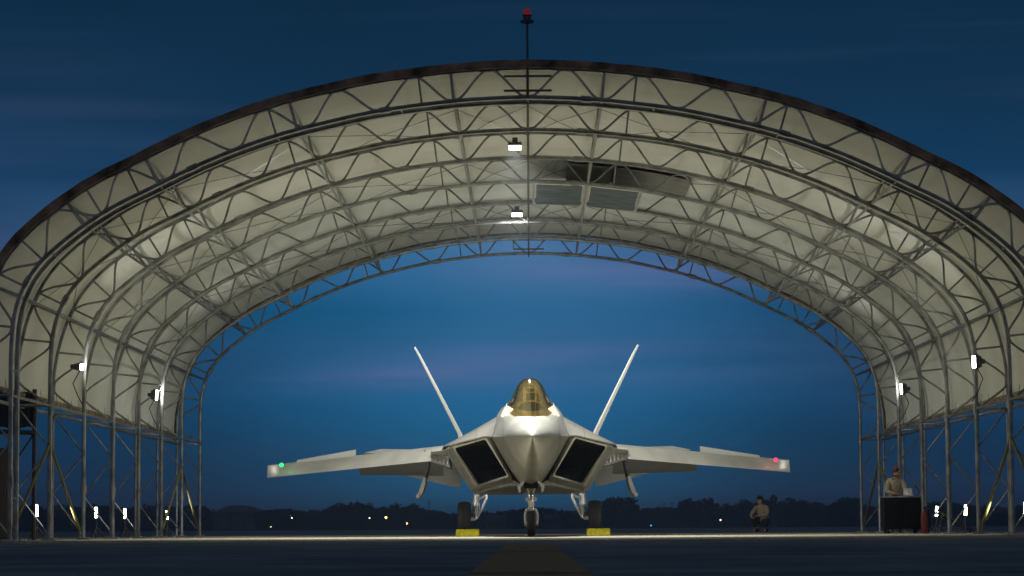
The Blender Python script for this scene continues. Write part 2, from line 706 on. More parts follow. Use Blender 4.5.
def idx_x(x):
    return min(range(len(FP)), key=lambda i: abs(FP[i][0] - x) + (0 if FP[i][1] > 6 else 99))


def on_arch(x, d):
    i = max(j for j in range(len(FP) - 1) if FP[j][0] <= x and FP[j][1] > 5)
    t = (x - FP[i][0]) / (FP[i + 1][0] - FP[i][0])
    a, b = off(i, d), off(i + 1, d)
    return (a[0] + (b[0] - a[0]) * t, a[1] + (b[1] - a[1]) * t)


for x0, x1 in ((.9, 1.95), (1.99, 3.75)):
    bm = BM()
    lp = []
    for a in range(13):
        x = x0 + (x1 - x0) * a / 12
        lp.append([loc(on_arch(x, DEP - .07), yy) for yy in (TY[3] + .25, TY[3] + 1.5, TY[3] + 3, TY[4] - .1)])
    loft(bm, lp, closed=False)
    po = obj('fabric_patch', bm, M['patch'], cover, label='dark grey square patch in the roof fabric')
    s_ = po.modifiers.new('t', 'SOLIDIFY')
    s_.thickness = .01

# louvre frames at the inner chord level, bay 3-4
for x0, x1 in ((.13, 1.34), (1.42, 2.66)):
    bm = BM()
    for q in range(26):
        t0 = q / 26
        ya, yb = TY[3] + .15 + t0 * 3.9, TY[3] + .15 + (t0 + 1 / 26) * 3.9
        a, b = on_arch(x0 + .06, -.02), on_arch(x1 - .06, -.02)
        lo_ = .0 if q % 2 else .03
        hi_ = .03 if q % 2 else .0
        vs = [bm.verts.new(v) for v in (loc((a[0], a[1] - lo_), ya), loc((b[0], b[1] - lo_), ya), loc((b[0], b[1] - hi_), yb), loc((a[0], a[1] - hi_), yb))]
        bm.faces.new(vs)
    po = obj('vent_panel', bm, M['louvre'], shelter, ang=20, label='blue grey slatted vent panel hung under the roof')
    s_ = po.modifiers.new('t', 'SOLIDIFY')
    s_.thickness = .008
    bm = BM()
    for x in (x0, x1):
        p = on_arch(x, -.02)
        tube(bm, [loc(p, TY[3] + .05), loc(p, TY[4] - .1)], .035, 6)
    for yy in (TY[3] + .1, TY[4] - .15):
        tube(bm, [loc(on_arch(x0, -.02), yy), loc(on_arch(x1, -.02), yy)], .028, 6)
    obj('panel_frame', bm, M['white_metal'], po)

# purlins
pur_idx = []
target = [0, 1.33, 4.4, 6.95]
cand = [i for i in range(len(FP)) if FP[i][1] > 3.4]
for x in target:
    i = min(cand, key=lambda j: abs(FP[j][0] - x) if FP[j][1] > 4 else 99)
    pur_idx.append(i)
pur_idx.append(min(cand, key=lambda j: abs(FP[j][1] - 5.9) + (0 if FP[j][0] > 0 else 99)))
pur_idx.append(min(cand, key=lambda j: abs(FP[j][1] - 4.55) + (0 if FP[j][0] > 0 else 99)))
allp = sorted(set(pur_idx + [len(FP) - 1 - i for i in pur_idx]))
for i in allp:
    bm = BM()
    crown = i == iC
    tube(bm, [loc(off(i, .04), TY[0]), loc(off(i, .04), TY[-1])], .028, 6)
    tube(bm, [loc(off(i, DEP - .05), TY[0]), loc(off(i, DEP - .05), TY[-1])], .026, 6)
    for k in range(NT):
        tube(bm, [loc(off(i, -.0), TY[k]), loc(off(i, DEP), TY[k])], .03, 6)
        if k < NT - 1 and (k in (0, 3, 6) or abs(FP[i][0]) > 8.2) and not crown:
            for q in range(4):
                a = TY[k] + (TY[k + 1] - TY[k]) * q / 4
                b = TY[k] + (TY[k + 1] - TY[k]) * (q + 1) / 4
                d0, d1 = (.04, DEP - .05) if q % 2 else (DEP - .05, .04)
                tube(bm, [loc(off(i, d0), a), loc(off(i, d1), b)], .012, 5)
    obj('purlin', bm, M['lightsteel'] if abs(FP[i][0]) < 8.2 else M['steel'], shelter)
# cable crosses in the roof plane between neighbouring purlins
for a, b in zip(allp, allp[1:]):
    for k in (1, 3, 5):
        m_ = (a + b) // 2
        bm = BM()
        for (u, v) in ((a, b), (b, a)):
            tube(bm, [loc(off(u, .5), TY[k]), loc(off(m_, .5), (TY[k] + TY[k + 1]) / 2), loc(off(v, .5), TY[k + 1])], .009, 4)
        obj('bracing_cable', bm, M['steel'], shelter)

# eave beams + bottom edge pipes of the fabric
for s in (-1, 1):
    bm = BM()
    xo = off(iE, DEP)[0] if s < 0 else off(iE2, DEP)[0]
    tube(bm, [(xo + s * .03, -.15, 2.98), (xo + s * .03, YR - YF + .15, 2.98)], .055)
    obj('eave_pipe', bm, M['rust'], shelter)
    bm = BM()
    tube(bm, [(xo, 0, 2.72), (xo, YR - YF, 2.72)], .04)
    tube(bm, [(s * XI, 0, 2.72), (s * XI, YR - YF, 2.72)], .03)
    for k in range(NT):
        tube(bm, [(s * XI, TY[k] - YF, 2.72), (xo, TY[k] - YF, 2.72)], .03)
        # lacing ties holding the fabric
    for q in range(30):
        yy = .3 + q * 1.0
        tube(bm, [(xo - s * .02, yy, 2.72), (xo + s * .05, yy + .02, 3.2)], .006, 4)
    obj('eave_rail', bm, M['steel'], shelter)
    for kc in (1, 6):
        for kn in (kc - 1, kc + 1):
            bm = BM()
            tube(bm, [(s * XI, TY[kc] - YF, 1.95), (s * (XI + .02), TY[kn] - YF + (.4 if kn < kc else -.4), .22)], .034)
            tube(bm, [(s * (XI + .02), TY[kn] - YF + (.4 if kn < kc else -.4), .22), (s * (XI + .02), TY[kn] - YF + (.32 if kn < kc else -.32), .05)], .018)
            obj('yellow_brace', bm, M['yellow'], shelter, label='yellow sloping strut bracing a shelter column')
# conduit along the ridge
bm = BM()
tube(bm, [loc(off(iC, -.10), TY[0] + .1), loc(off(iC, -.10), TY[-1])], .022, 6)
obj('conduit', bm, M['darksteel'], shelter)
for kk in (0, 7):
    bm = BM()
    for zc in (.12, .40):
        p = off(iC, zc)
        tube(bm, [(p[0] - .45, TY[kk] - YF - .07, p[1]), (p[0] + .45, TY[kk] - YF - .07, p[1])], .022, 6)
    if kk == 7:
        tube(bm, [(-.45, TY[kk] - YF - .07, off(iC, .12)[1]), (-.45, TY[kk] - YF - .07, off(iC, .40)[1])], .015, 6)
    obj('crown_bracket', bm, M['darksteel'], shelter)

# obstruction light mast on the front arch
zc = FP[iC][1]
mast = empty('obstruction_light', (0, TY[0] - .12, zc), 'red obstruction light on a thin mast above the arch crown', 'beacon light')
top = at(528.5, 11, TY[0]).z - zc
bm = BM()
tube(bm, [(0, 0, -.02), (0, 0, top - .22)], .022)
obj('mast', bm, M['darksteel'], mast)
bm = BM()
lathe(bm, [(top - .25, .12), (top - .21, .13), (top - .19, .07), (top - .13, .07), (top - .12, .09), (top - .1, .09)], axis='Z', n=20)
obj('lamp_base', bm, M['darksteel'], mast)
bm = BM()
lathe(bm, [(top - .1, .07), (top - .05, .072), (top - .01, .06), (top + .02, .02)], axis='Z', n=20)
obj('red_globe', bm, M['redglass'], mast)


# ------------------------------------------------------------------ floodlights
def floodlight(name, p, aim, size, label, group, power, cone=165, stand=None, color=(1, .98, .91), laim=None):
    """p world point of the lamp, aim direction vector"""
    t = empty(name, p if not stand else (p[0], p[1], 0), label, 'floodlight', group)
    base = Vector((0, 0, 0)) if not stand else Vector((0, 0, p[2]))
    q = Vector(aim).normalized().to_track_quat('-Z', 'Y')
    rot = q.to_matrix()
    wd, ht = size
    bm = BM()
    box(bm, base - Vector(aim).normalized() * .06, (wd, ht, .09), rot, .012)
    laim = Vector(laim or aim).normalized()
    # cooling fins
    for f in range(5):
        box(bm, base + rot @ Vector(((f - 2) * wd / 5.5, 0, .13)), (.012, ht * .8, .06), rot)
    obj('housing', bm, M['darksteel'], t)
    bm = BM()
    box(bm, base + rot @ Vector((0, 0, .008)), (wd * .86, ht * .86, .02), rot, .006)
    obj('lens', bm, M['lens'], t)
    bm = BM()
    if stand:
        tube(bm, [(0, 0, 0.03), (0, 0, p[2] - .05)], .02)
        for a in range(3):
            an = a * 2 * PI / 3 + .4
            tube(bm, [(0, 0, .28), (.25 * math.cos(an), .25 * math.sin(an), .01)], .012, 6)
        tube(bm, [base + rot @ Vector((-wd * .6, 0, .06)), base + Vector((0, 0, -.06)), base + rot @ Vector((wd * .6, 0, .06))], .012, 6)
        obj('stand', bm, M['darksteel'], t)
    else:
        tube(bm, [base + rot @ Vector((0, 0, .10)), base + rot @ Vector((0, 0, .2)), base + Vector((math.copysign(.12, p[0]), .05, .05))], .02, 6)
        box(bm, base + rot @ Vector((0, 0, .2)), (.12, .1, .1), rot, .01)
        obj('bracket', bm, M['darksteel'], t)
        if abs(p[0]) > 5:
            bm = BM()
            sx = math.copysign(1, p[0])
            tube(bm, [base + Vector((sx * .05, .1, -.05)), base + Vector((sx * .22, .15, -.35)), base + Vector((sx * .12, .2, -.62)), base + Vector((sx * .0, .3, -.85))], .012, 6)
            obj('power_cable', bm, M['black'], t)
    ld = bpy.data.lights.new('lamp_light', 'SPOT')
    ld.energy = power
    ld.color = color
    ld.spot_size = R(cone)
    ld.spot_blend = .85
    ld.shadow_soft_size = .13
    lo = bpy.data.objects.new('lamp_light', ld)
    COL.objects.link(lo)
    lo.parent = t
    lo.location = base + Vector(aim).normalized() * .07
    lo.rotation_euler = laim.to_track_quat('-Z', 'Y').to_euler()
    return t


G1 = 'floodlights fixed to the shelter columns'
G2 = 'floodlights standing low along the shelter sides'
EP, CP, LP = 380, 9000, 170
p = at(82, 367, TY[2] - .3)
floodlight('floodlight', p, (1, -.25, -.05), (.16, .16), 'upper floodlight on the third column from the left front, dark bracket', G1, EP, 168, laim=(1, .5, .08))
p = at(157, 395, TY[5] - .3)
floodlight('floodlight', p, (1, -.4, -.05), (.10, .30), 'slim upper floodlight on the sixth left column, farther back', G1, EP * .7, 168, laim=(1, .5, .08))
p = at(973.5, 362, TY[2] - .3)
floodlight('floodlight', p, (-1, -.3, -.05), (.17, .30), 'brightest upper floodlight on the right side columns near the front', G1, EP, 168, laim=(-1, .5, .08))
p = at(901, 389, TY[5] - .3)
floodlight('floodlight', p, (-1, -.4, -.05), (.10, .30), 'slim upper floodlight on the right columns above the cart', G1, EP * .7, 168, laim=(-1, .5, .08))
for (px, py, k, lb) in ((515, 148, 2, 'nearer of the two floodlights hanging at the roof crown'), (517, 215, 5, 'farther floodlight hanging at the roof crown, above the jet canopy')):
    p = at(px, py, TY[k] - .5)
    floodlight('floodlight', p, (0, -.45, -.89), (.3, .17), lb, 'floodlights hanging at the roof crown', CP if k == 2 else CP * .24, 122 if k == 2 else 172, laim=(0, .05 if k == 2 else .12, -1))
lows = [(-1, 491, 59.0, 'leftmost of the low floodlights, between the front columns'), (-1, 432, 67.1, 'low floodlight standing between the third and fourth left columns'),
        (-1, 403, 71.9, 'low slim floodlight between the fourth and fifth left columns'), (-1, 361, 80.2, 'low floodlight nearest the rear left columns'),
        (1, 491, 59.0, 'low floodlight at the right edge of the picture'), (1, 434, 67.1, 'low floodlight right of the dark slatted steps'),
        (1, 406, 71.9, 'round looking low floodlight left of the slatted steps, beside the cart')]
for s, u, Y, lb in lows:
    py = 512 + (1.2 if s < 0 else 0) + (3 if (s > 0) else 0) * 0 
    pz = .62 if s < 0 else .55
    floodlight('floodlight', (s * 10.38, Y, pz), (-s * .9, -.36, .06), (.11, .29), lb, G2, LP * 13 if Y < 60 else LP * (.45 if 70 < Y < 75 else .8), 30 if Y < 60 else 120, stand=True, laim=(-s * .9, 1.1 if Y < 60 else .2, .0 if Y < 60 else .55))


# ------------------------------------------------------------------ the jet
S0 = 58.4
jet = empty('fighter_jet', (.06, S0, 0), 'grey twin tailed fighter jet with gold canopy parked nose on', 'fighter jet')
jet.rotation_euler = (0, R(-.25), R(.42))


def interp(tab, s):
    for a, b in zip(tab, tab[1:]):
        if a[0] <= s <= b[0]:
            t = (s - a[0]) / (b[0] - a[0])
            return [a[i] + (b[i] - a[i]) * t for i in range(1, len(a))]
    return list(tab[-1][1:])


def smooth_tab(tab, s):
    # catmull over stations
    for i in range(len(tab) - 1):
        a, b = tab[i], tab[i + 1]
        if a[0] <= s <= b[0]:
            t = (s - a[0]) / (b[0] - a[0])
            p = tab[max(i - 1, 0)]
            n = tab[min(i + 2, len(tab) - 1)]
            out = []
            for j in range(1, len(a)):
                m0 = (b[j] - p[j]) / max(.01, b[0] - p[0]) * (b[0] - a[0])
                m1 = (n[j] - a[j]) / max(.01, n[0] - a[0]) * (b[0] - a[0])
                h = (2 * t ** 3 - 3 * t * t + 1) * a[j] + (t ** 3 - 2 * t * t + t) * m0 + (-2 * t ** 3 + 3 * t * t) * b[j] + (t ** 3 - t * t) * m1
                out.append(h)
            return out
    return list(tab[-1][1:])


# s, w, zc, zt, zk, pu (upper width exponent)
FB = [(0, .012, 2.10, 2.112, 2.088, 1), (.25, .10, 2.105, 2.18, 1.99, 1), (.6, .20, 2.11, 2.255, 1.89, 1), (1.5, .42, 2.14, 2.43, 1.67, .95), (2.4, .58, 2.17, 2.60, 1.48, .9),
      (3.0, .67, 2.19, 2.70, 1.38, .85), (4.0, .79, 2.22, 2.87, 1.27, .7), (5.0, .87, 2.25, 2.97, 1.19, .62), (6.0, .92, 2.27, 3.06, 1.12, .62), (7.5, .95, 2.28, 3.16, 1.05, .62), (10, .9, 2.28, 3.0, 1.04, .7), (13, .7, 2.3, 2.85, 1.05, .8)]


FLK = [(1, 0), (.93, .24), (.86, .46), (.79, .66), (.69, .82), (.52, .925), (.27, .985), (0, 1)]


def fb_section(s, n=21):
    w_, zc_, zt_, zk_, pu = smooth_tab(FB, s)
    P = []
    for k in range(n + 1):      # chine right -> top
        th = PI / 2 * k / n
        P.append((w_ * math.cos(th) ** pu if k < n else 0, s, zc_ + (zt_ - zc_) * math.sin(th) ** .85))
    bl = min(1, max(0, (s - 1.2) / 2.8))     # flat-flanked cockpit section, round nose
    P2 = []
    for k in range(n + 1):
        u = k / n * 7
        i = min(6, int(u))
        f = u - i
        a_, b_ = FLK[i], FLK[i + 1]
        P2.append((w_ * (a_[0] + (b_[0] - a_[0]) * f), s, zc_ + (zt_ - zc_) * (a_[1] + (b_[1] - a_[1]) * f)))
    P = [(p[0] * (1 - bl) + q[0] * bl, s, p[2] * (1 - bl) + q[2] * bl) for p, q in zip(P, P2)]
    up = P + [(-x, y, z) for x, y, z in P[-2::-1]]
    Q = []
    for k in range(1, n + 1):
        th = PI / 2 * k / n
        Q.append((-w_ * math.cos(th) ** (1 + .15 * bl) if k < n else 0, s, zc_ - (zc_ - zk_) * math.sin(th) ** (1.9 + .45 * bl)))
    dn = Q + [(-x, y, z) for x, y, z in Q[-2::-1]]
    return up + dn


bm = BM()
sts = [0, .08, .18, .3, .45, .6, .8] + [1 + .25 * i for i in range(49)]
loft(bm, [fb_section(s) for s in sts], True, True)
obj('fuselage', bm, M['paint'], jet, ang=42)


def rquad(C, rad, n=5, mir=1):
    """rounded closed loop through 4 corners (x,z,s), per-corner radius"""
    out = []
    m_ = len(C)
    for i in range(m_):
        c = Vector((C[i][0], C[i][2], C[i][1]))
        a = Vector((C[i - 1][0], C[i - 1][2], C[i - 1][1]))
        b = Vector((C[(i + 1) % m_][0], C[(i + 1) % m_][2], C[(i + 1) % m_][1]))
        r = rad[i] if isinstance(rad, (list, tuple)) else rad
        p0 = c + (a - c).normalized() * r
        p2 = c + (b - c).normalized() * r
        for k in range(n):
            t = k / (n - 1)
            q = p0 * (1 - t) ** 2 + c * 2 * t * (1 - t) + p2 * t * t
            out.append(Vector((q.x * mir, q.y, q.z)))
        # extra points along the edge
        nx = C[(i + 1) % m_]
        rb = rad[(i + 1) % m_] if isinstance(rad, (list, tuple)) else rad
        e1 = b + (c - b).normalized() * rb
        for k in (1, 2, 3):
            q = p2 + (e1 - p2) * k / 4
            out.append(Vector((q.x * mir, q.y, q.z)))
    return out


for sd in (-1, 1):
    bm = BM()
    inn = [(1.74, 2.035, 6.05), (1.03, 2.215, 5.45), (.535, 1.40, 5.85), (1.19, 1.215, 6.6)]
    lipi = rquad(inn, .06, mir=sd)
    lipm = rquad([(1.79, 2.065, 6.03), (1.0, 2.26, 5.42), (.495, 1.365, 5.83), (1.215, 1.165, 6.58)], .07, mir=sd)
    L1 = rquad([(1.86, 2.08, 6.16), (.925, 2.30, 5.5), (.415, 1.32, 5.95), (1.25, 1.12, 6.72)], .07, mir=sd)
    L2 = rquad([(1.95, 2.09, 6.8), (.86, 2.42, 6.3), (.40, 1.24, 6.7), (1.31, 1.06, 7.3)], .08, mir=sd)
    L3 = rquad([(2.06, 2.10, 8.6), (.3, 2.72, 8.4), (.0, 1.04, 8.6), (1.37, 1.03, 8.8)], .12, mir=sd)
    L4 = rquad([(2.08, 2.12, 12), (.0, 2.86, 12), (.0, 1.04, 12), (1.40, 1.06, 12)], .14, mir=sd)
    L5 = rquad([(1.9, 2.2, 15.6), (.0, 2.75, 15.6), (.0, 1.25, 15.6), (1.35, 1.25, 15.6)], .14, mir=sd)
    loft(bm, [lipi, lipm, L1, L2, L3, L4, L5], False, True)
    nac = obj('air_intake', bm, M['paint'], jet, ang=38)
    bm = BM()
    D1 = rquad([(1.72, 2.02, 6.2), (1.02, 2.2, 5.62), (.55, 1.42, 6.0), (1.18, 1.235, 6.75)], .06, mir=sd)
    D2 = rquad([(1.5, 2.0, 9.0), (.7, 2.1, 9.0), (.35, 1.4, 9.0), (1.0, 1.3, 9.0)], .15, mir=sd)
    loft(bm, [lipi, D1, D2], False, True)
    obj('intake_duct', bm, M['duct'], nac, ang=30)
    # splitter gap: black diverter between forebody and nacelle
    bm = BM()
    a = [(.97, 5.75, 2.27), (.47, 6.15, 1.33), (.2, 6.3, 1.2), (.6, 6.0, 2.27)]
    extrude_poly(bm, [(x * sd, y, z) for x, y, z in a], (0, .5, 0))
    obj('diverter', bm, M['duct'], jet)
    # shoulder above the intake joining the canopy flank (LERX)
    bm = BM()
    la = [(.86 * sd, 4.9, 2.255), (.88 * sd, 4.9, 2.25)]
    lp = []
    for s_, xo, zo, xi, zi in ((4.85, .87, 2.262, .84, 2.34), (5.4, 1.06, 2.288, .80, 2.56), (6.1, 1.86, 2.12, .74, 2.70), (7.2, 2.02, 2.13, .66, 2.86), (9, 2.10, 2.13, .55, 2.92), (12, 2.1, 2.14, .4, 2.9)):
        l = []
        for k in range(9):
            t = k / 8
            cz = .05 * math.sin(PI * t) * (s_ - 4.85) / 2 if s_ < 7 else .05 * math.sin(PI * t)
            l.append((sd * (xi + (xo - xi) * t), s_, zi + (zo - zi) * t + cz * -.3))
        for k in range(8, -1, -1):
            t = k / 8
            l.append((sd * (xi + (xo - xi) * t), s_ + .02, zi + (zo - zi) * t - .03))
        lp.append(l)
    loft(bm, lp, True, True)
    obj('shoulder_panel', bm, M['paint'], jet, ang=40)
    # nozzle
    bm = BM()
    loft(bm, [[(sd * x, s_, z) for x, z in ((.15, zb), (1.25, zb), (1.25, zt_), (.15, zt_))] for s_, zb, zt_ in ((15.6, 1.3, 2.4), (17.2, 1.6, 2.25), (17.9, 1.85, 2.05))], True, True)
    obj('exhaust_nozzle', bm, M['darksteel'], jet)
    # tail boom
    bm = BM()
    loft(bm, [[(sd * x, s_, z) for x, z in ((1.3, 1.75 + d), (1.95, 1.8 + d), (1.95, 2.25), (1.3, 2.35))] for s_, d in ((14.5, 0), (16.5, .1), (18.3, .25))], True, True)
    obj('tail_boom', bm, M['paint'], jet)

    # ---- wing
    def wsec(x, le, te, z, th, n=9, fr0=0.0, fr1=1.0, rot=0, dz=0):
        P = []
        c = te - le
        for k in range(n + 1):
            f = fr0 + (fr1 - fr0) * k / n
            yt = th / 2 * (4 * f * (1 - f)) ** .6
            P.append((f, yt))
        loop = [(f, y) for f, y in P] + [(f, -y * .8) for f, y in P[::-1]]
        out = []
        hf = fr1 if rot > 0 and fr0 == 0 else fr0
        for f, y in loop:
            u, v = (f - hf) * c, y
            if fr0 == 0 and fr1 < .5:     # leading-edge flap: droops about its rear edge
                a = -rot
                u2 = u * math.cos(a) - v * math.sin(a)
                v2 = u * math.sin(a) + v * math.cos(a)
                v2 = u * math.sin(rot) + v * math.cos(rot)
                u2 = u * math.cos(rot) - v * math.sin(rot)
            else:
                v2 = -u * math.sin(rot) + v * math.cos(rot)
                u2 = u * math.cos(rot) + v * math.sin(rot)
            out.append((sd * x, le + hf * c + u2, z + v2 + dz))
        return out

    RT = (1.85, 8.0, 15.0, 2.06, .40)
    TP = (6.62, 12.35, 13.75, 1.74, .22)

    def ffr(x):
        q = at_x(x)
        return .40 / (q[2] - q[1])

    def at_x(x):
        t = (x - RT[0]) / (TP[0] - RT[0])
        return [RT[i] + (TP[i] - RT[i]) * t for i in range(5)]

    bm = BM()
    loft(bm, [wsec(*at_x(x), fr0=ffr(x), fr1=.8) for x in (1.85, 2.6, 3.6, 4.4, 5.2, 6.0, 6.30)], True, True)
    wing = obj('wing', bm, M['paint_lo'], jet, ang=50)
    bm = BM()
    loft(bm, [wsec(*at_x(x), fr0=ffr(x), fr1=1) for x in (6.305, 6.5, 6.62)], True, True)
    obj('wing_tip', bm, M['paint_fin'], wing, ang=50)
    bm = BM()
    loft(bm, [wsec(*at_x(x), fr0=0, fr1=ffr(x), rot=R(33)) for x in (2.35, 3.5, 5, 6.25, 6.6)], True, True)
    obj('leading_edge_flap', bm, M['paint_lo'], wing, ang=60)
    bm = BM()
    loft(bm, [wsec(*at_x(x), fr0=0, fr1=ffr(x), rot=0) for x in (1.85, 2.34)], True, True)
    obj('wing_root_edge', bm, M['paint_lo'], wing, ang=60)
    bm = BM()
    loft(bm, [wsec(*at_x(x), fr0=.81, fr1=1, rot=R(22)) for x in (2.2, 3.2, 4.35)], True, True)
    obj('flaperon', bm, M['paint_fin'], wing, ang=60)
    bm = BM()
    loft(bm, [wsec(*at_x(x), fr0=.81, fr1=1, rot=R(-30)) for x in (4.45, 5.2, 5.95)], True, True)
    obj('aileron', bm, M['paint_fin'], wing, ang=60)
    # nav light
    bm = BM()
    p = at_x(6.2)
    bmesh.ops.create_uvsphere(bm, u_segments=12, v_segments=8, radius=.05, matrix=Matrix.Translation((sd * 6.2, p[1] - .02, 1.83)))
    nl = obj('navigation_light', bm, M['green'] if sd < 0 else M['redlens'], jet, label='glowing green wingtip light' if sd < 0 else 'glowing red wingtip light')
    ld = bpy.data.lights.new('light_glow', 'POINT')
    ld.energy = .12
    ld.color = (.05, 1, .4) if sd < 0 else (1, .05, .12)
    ld.shadow_soft_size = .03
    lo = bpy.data.objects.new('light_glow', ld)
    COL.objects.link(lo)
    lo.parent = nl
    lo.location = (sd * 6.2, p[1] - .42, 1.95)
    # ---- tailplane
    bm = BM()
    lp = []
    a = R(16)
    for x, le, te in ((1.75, 14.6, 18.2), (2.0, 14.7, 18.5), (4.0, 16.6, 18.7), (4.45, 17.4, 18.3)):
        l = []
        for f, y in [(0, 0), (.3, .06), (.7, .05), (1, .005), (1, -.005), (.7, -.05), (.3, -.06)]:
            s_ = le + (te - le) * f
            u = s_ - 17.0
            l.append((sd * x, 17.0 + u * math.cos(a), 1.92 + u * math.sin(a) + y))
        lp.append(l)
    loft(bm, lp, True, True)
    obj('tailplane', bm, M['paint_fin'], jet, ang=60)
    # ---- fin
    bm = BM()
    lp = []
    for x, z, le, te, th in ((1.68, 2.35, 12.2, 16.6, .105), (1.75, 2.62, 12.5, 16.6, .10), (2.83, 4.75, 15.1, 16.9, .062), (2.97, 5.0, 15.7, 16.8, .05)):
        nx, nz = math.cos(R(28)), -math.sin(R(28))
        l = []
        for f, y in [(0, .75), (.02, 1), (.5, 1), (1, .7), (1, -.7), (.5, -1), (.02, -1), (0, -.75)]:
            l.append((sd * (x + nx * th * y * .5), le + (te - le) * f, z - nz * -1 * 0 + nz * th * y * .5))
        lp.append(l)
    loft(bm, lp, True, True)
    obj('tail_fin', bm, M['finmat'], jet, ang=20)

    # ---- open side bay door hanging under the wing root
    bm = BM()
    def jp(px, py, s_):
        q = at(px if sd < 0 else 1060.5 - px, py + (0 if sd < 0 else -.7), S0 + s_)
        return Vector((q.x - .06, s_, q.z))
    p0, p1, p2 = jp(432, 459, 10.4), jp(428.5, 477, 10.4), jp(421.5, 497.5, 10.4)
    tube(bm, [p0, (p0 + p1) / 2 + Vector((sd * -.03, 0, 0)), p1], .045)
    tube(bm, [p0 + Vector((0, .9, 0)), p1 + Vector((0, .9, 0))], .045)
    box(bm, p0 + Vector((0, .3, .02)), (.16, .9, .1), None, .02)
    dr = obj('bay_door', bm, M['darksteel'], jet)
    bm = BM()
    nrm = (p2 - p1).normalized()
    side = Vector((nrm.z, 0, -nrm.x))
    lp = []
    for t, wd_, bow in ((0, .028, 0), (.3, .045, .015), (.7, .05, .015), (.93, .042, 0), (1, .02, -.01)):
        c = p1 + (p2 - p1) * t + side * bow * sd
        l = [c + side * wd_ + Vector((0, -.2, 0)), c + side * wd_ + Vector((0, 1.2, 0)), c - side * wd_ + Vector((0, 1.2, 0)), c - side * wd_ + Vector((0, -.2, 0))]
        lp.append(l)
    loft(bm, lp, True, True)
    tube(bm, [p2 + Vector((0, -.24, .04)), p2 + Vector((0, -.12, .04))], .05, 10)
    obj('door_panel', bm, M['paint_fin'], dr)
    # door bay recess under wing root
    bm = BM()
    q0, q1, q2, q3 = jp(427, 449, 8.9), jp(452, 456, 8.9), jp(453, 467, 8.9), jp(430, 460, 8.9)
    extrude_poly(bm, [q0, q1, q2, q3], (0, 3.2, 0))
    for k in range(6):
        c = q3 + (q2 - q3) * (k + .5) / 6
        box(bm, c + Vector((0, -.03, .12)), (.04, .06, .16), None, .01)
    obj('wing_root_fairing', bm, M['paint'], jet)

# lower centre body between the nacelles
bm = BM()
lp = []
for s_, w_, zb, zt_ in ((6.7, .5, 1.17, 1.30), (7.4, 1.1, 1.05, 1.5), (8.6, 1.30, 1.02, 1.6), (13, 1.3, 1.035, 1.6), (15.6, 1.2, 1.25, 1.6)):
    lp.append([(-w_, s_, zb), (w_, s_, zb), (w_, s_, zt_), (-w_, s_, zt_)])
loft(bm, lp, True, True)
obj('belly', bm, M['paint'], jet)

# canopy
CS = [(2.25, .02, .02), (2.45, .20, .07), (2.8, .31, .16), (3.3, .39, .30), (3.8, .44, .45), (4.4, .485, .59), (5.0, .50, .66), (5.7, .49, .62), (6.4, .44, .48), (7.2, .30, .26), (7.8, .1, .06)]
shape = [(1, 0), (.89, .24), (.76, .46), (.63, .66), (.49, .81), (.29, .94), (0, 1)]
shape = catmull([(a, b) for a, b in shape], 3)
shape[-1] = (0, 1)


def canopy_loop(s, grow=0.0):
    w_, h_ = smooth_tab(CS, s)
    zb = smooth_tab(FB, s)[2] - .055
    P = [((w_ + grow) * a, s, zb + (h_ + grow) * b) for a, b in shape]
    return P + [(-x, y, z) for x, y, z in P[-2::-1]]


bm = BM()
cs = [2.25 + .12 * i for i in range(47)]
loft(bm, [canopy_loop(s) for s in cs], closed=False)
can = obj('canopy', bm, M['canopy'], jet, ang=60, label='gold tinted bubble canopy')
bm = BM()
path = []
for s in [3.5 + .1 * i for i in range(43)]:
    w_, h_ = smooth_tab(CS, s)
    path.append((w_, s, smooth_tab(FB, s)[2] - .03))
for s_ in (-1, 1):
    pp = [Vector((s_ * x, y, z)) for x, y, z in path]
    lp = [[p_ + Vector((s_ * -.03, 0, .05)), p_ + Vector((s_ * .04, 0, .03)), p_ + Vector((s_ * .17, 0, -.20)), p_ + Vector((s_ * .0, 0, -.14))] for p_ in pp]
    loft(bm, lp, True, True)
obj('canopy_sill', bm, M['sill'], can)
# inner arch frame
bm = BM()
arch = canopy_loop(4.3, -.035)
tube(bm, [Vector(p_) for p_ in arch], .018, 6)
obj('inner_arch', bm, M['darksteel'], can)
# ejection seat, instrument hood, HUD
bm = BM()
box(bm, (0, 5.2, 3.12), (.34, .16, .52), Matrix.Rotation(R(-14), 3, 'X'), .05)
box(bm, (0, 5.18, 3.36), (.2, .14, .1), None, .04)
box(bm, (0, 4.9, 2.95), (.36, .4, .12), None, .03)
for x in (-.12, .12):
    tube(bm, [(x, 5.28, 2.8), (x, 5.36, 3.42)], .02, 6)
obj('ejection_seat', bm, M['seat'], jet)
bm = BM()
lp = []
for s_, w_, h_ in ((3.25, .12, .06), (3.6, .26, .16), (3.95, .30, .22), (4.15, .30, .20)):
    zb = smooth_tab(FB, s_)[2] - .08
    lp.append([(w_ * math.cos(PI * k / 8), s_, zb + h_ * math.sin(PI * k / 8)) for k in range(9)])
loft(bm, lp, True, True)
obj('instrument_hood', bm, M['duct'], jet)
bm = BM()
box(bm, (0, 4.05, 3.12), (.2, .012, .2), Matrix.Rotation(R(35), 3, 'X'))
obj('head_up_display', bm, M['seat'], jet)
# small probes on the forebody
bm = BM()
for s_ in (-1, 1):
    lathe(bm, [(4.55, .002), (4.6, .018), (4.85, .022), (4.95, .01)], (s_ * .80, 0, 2.34), 'Y', 8)
obj('air_data_probe', bm, M['chrome'], jet)


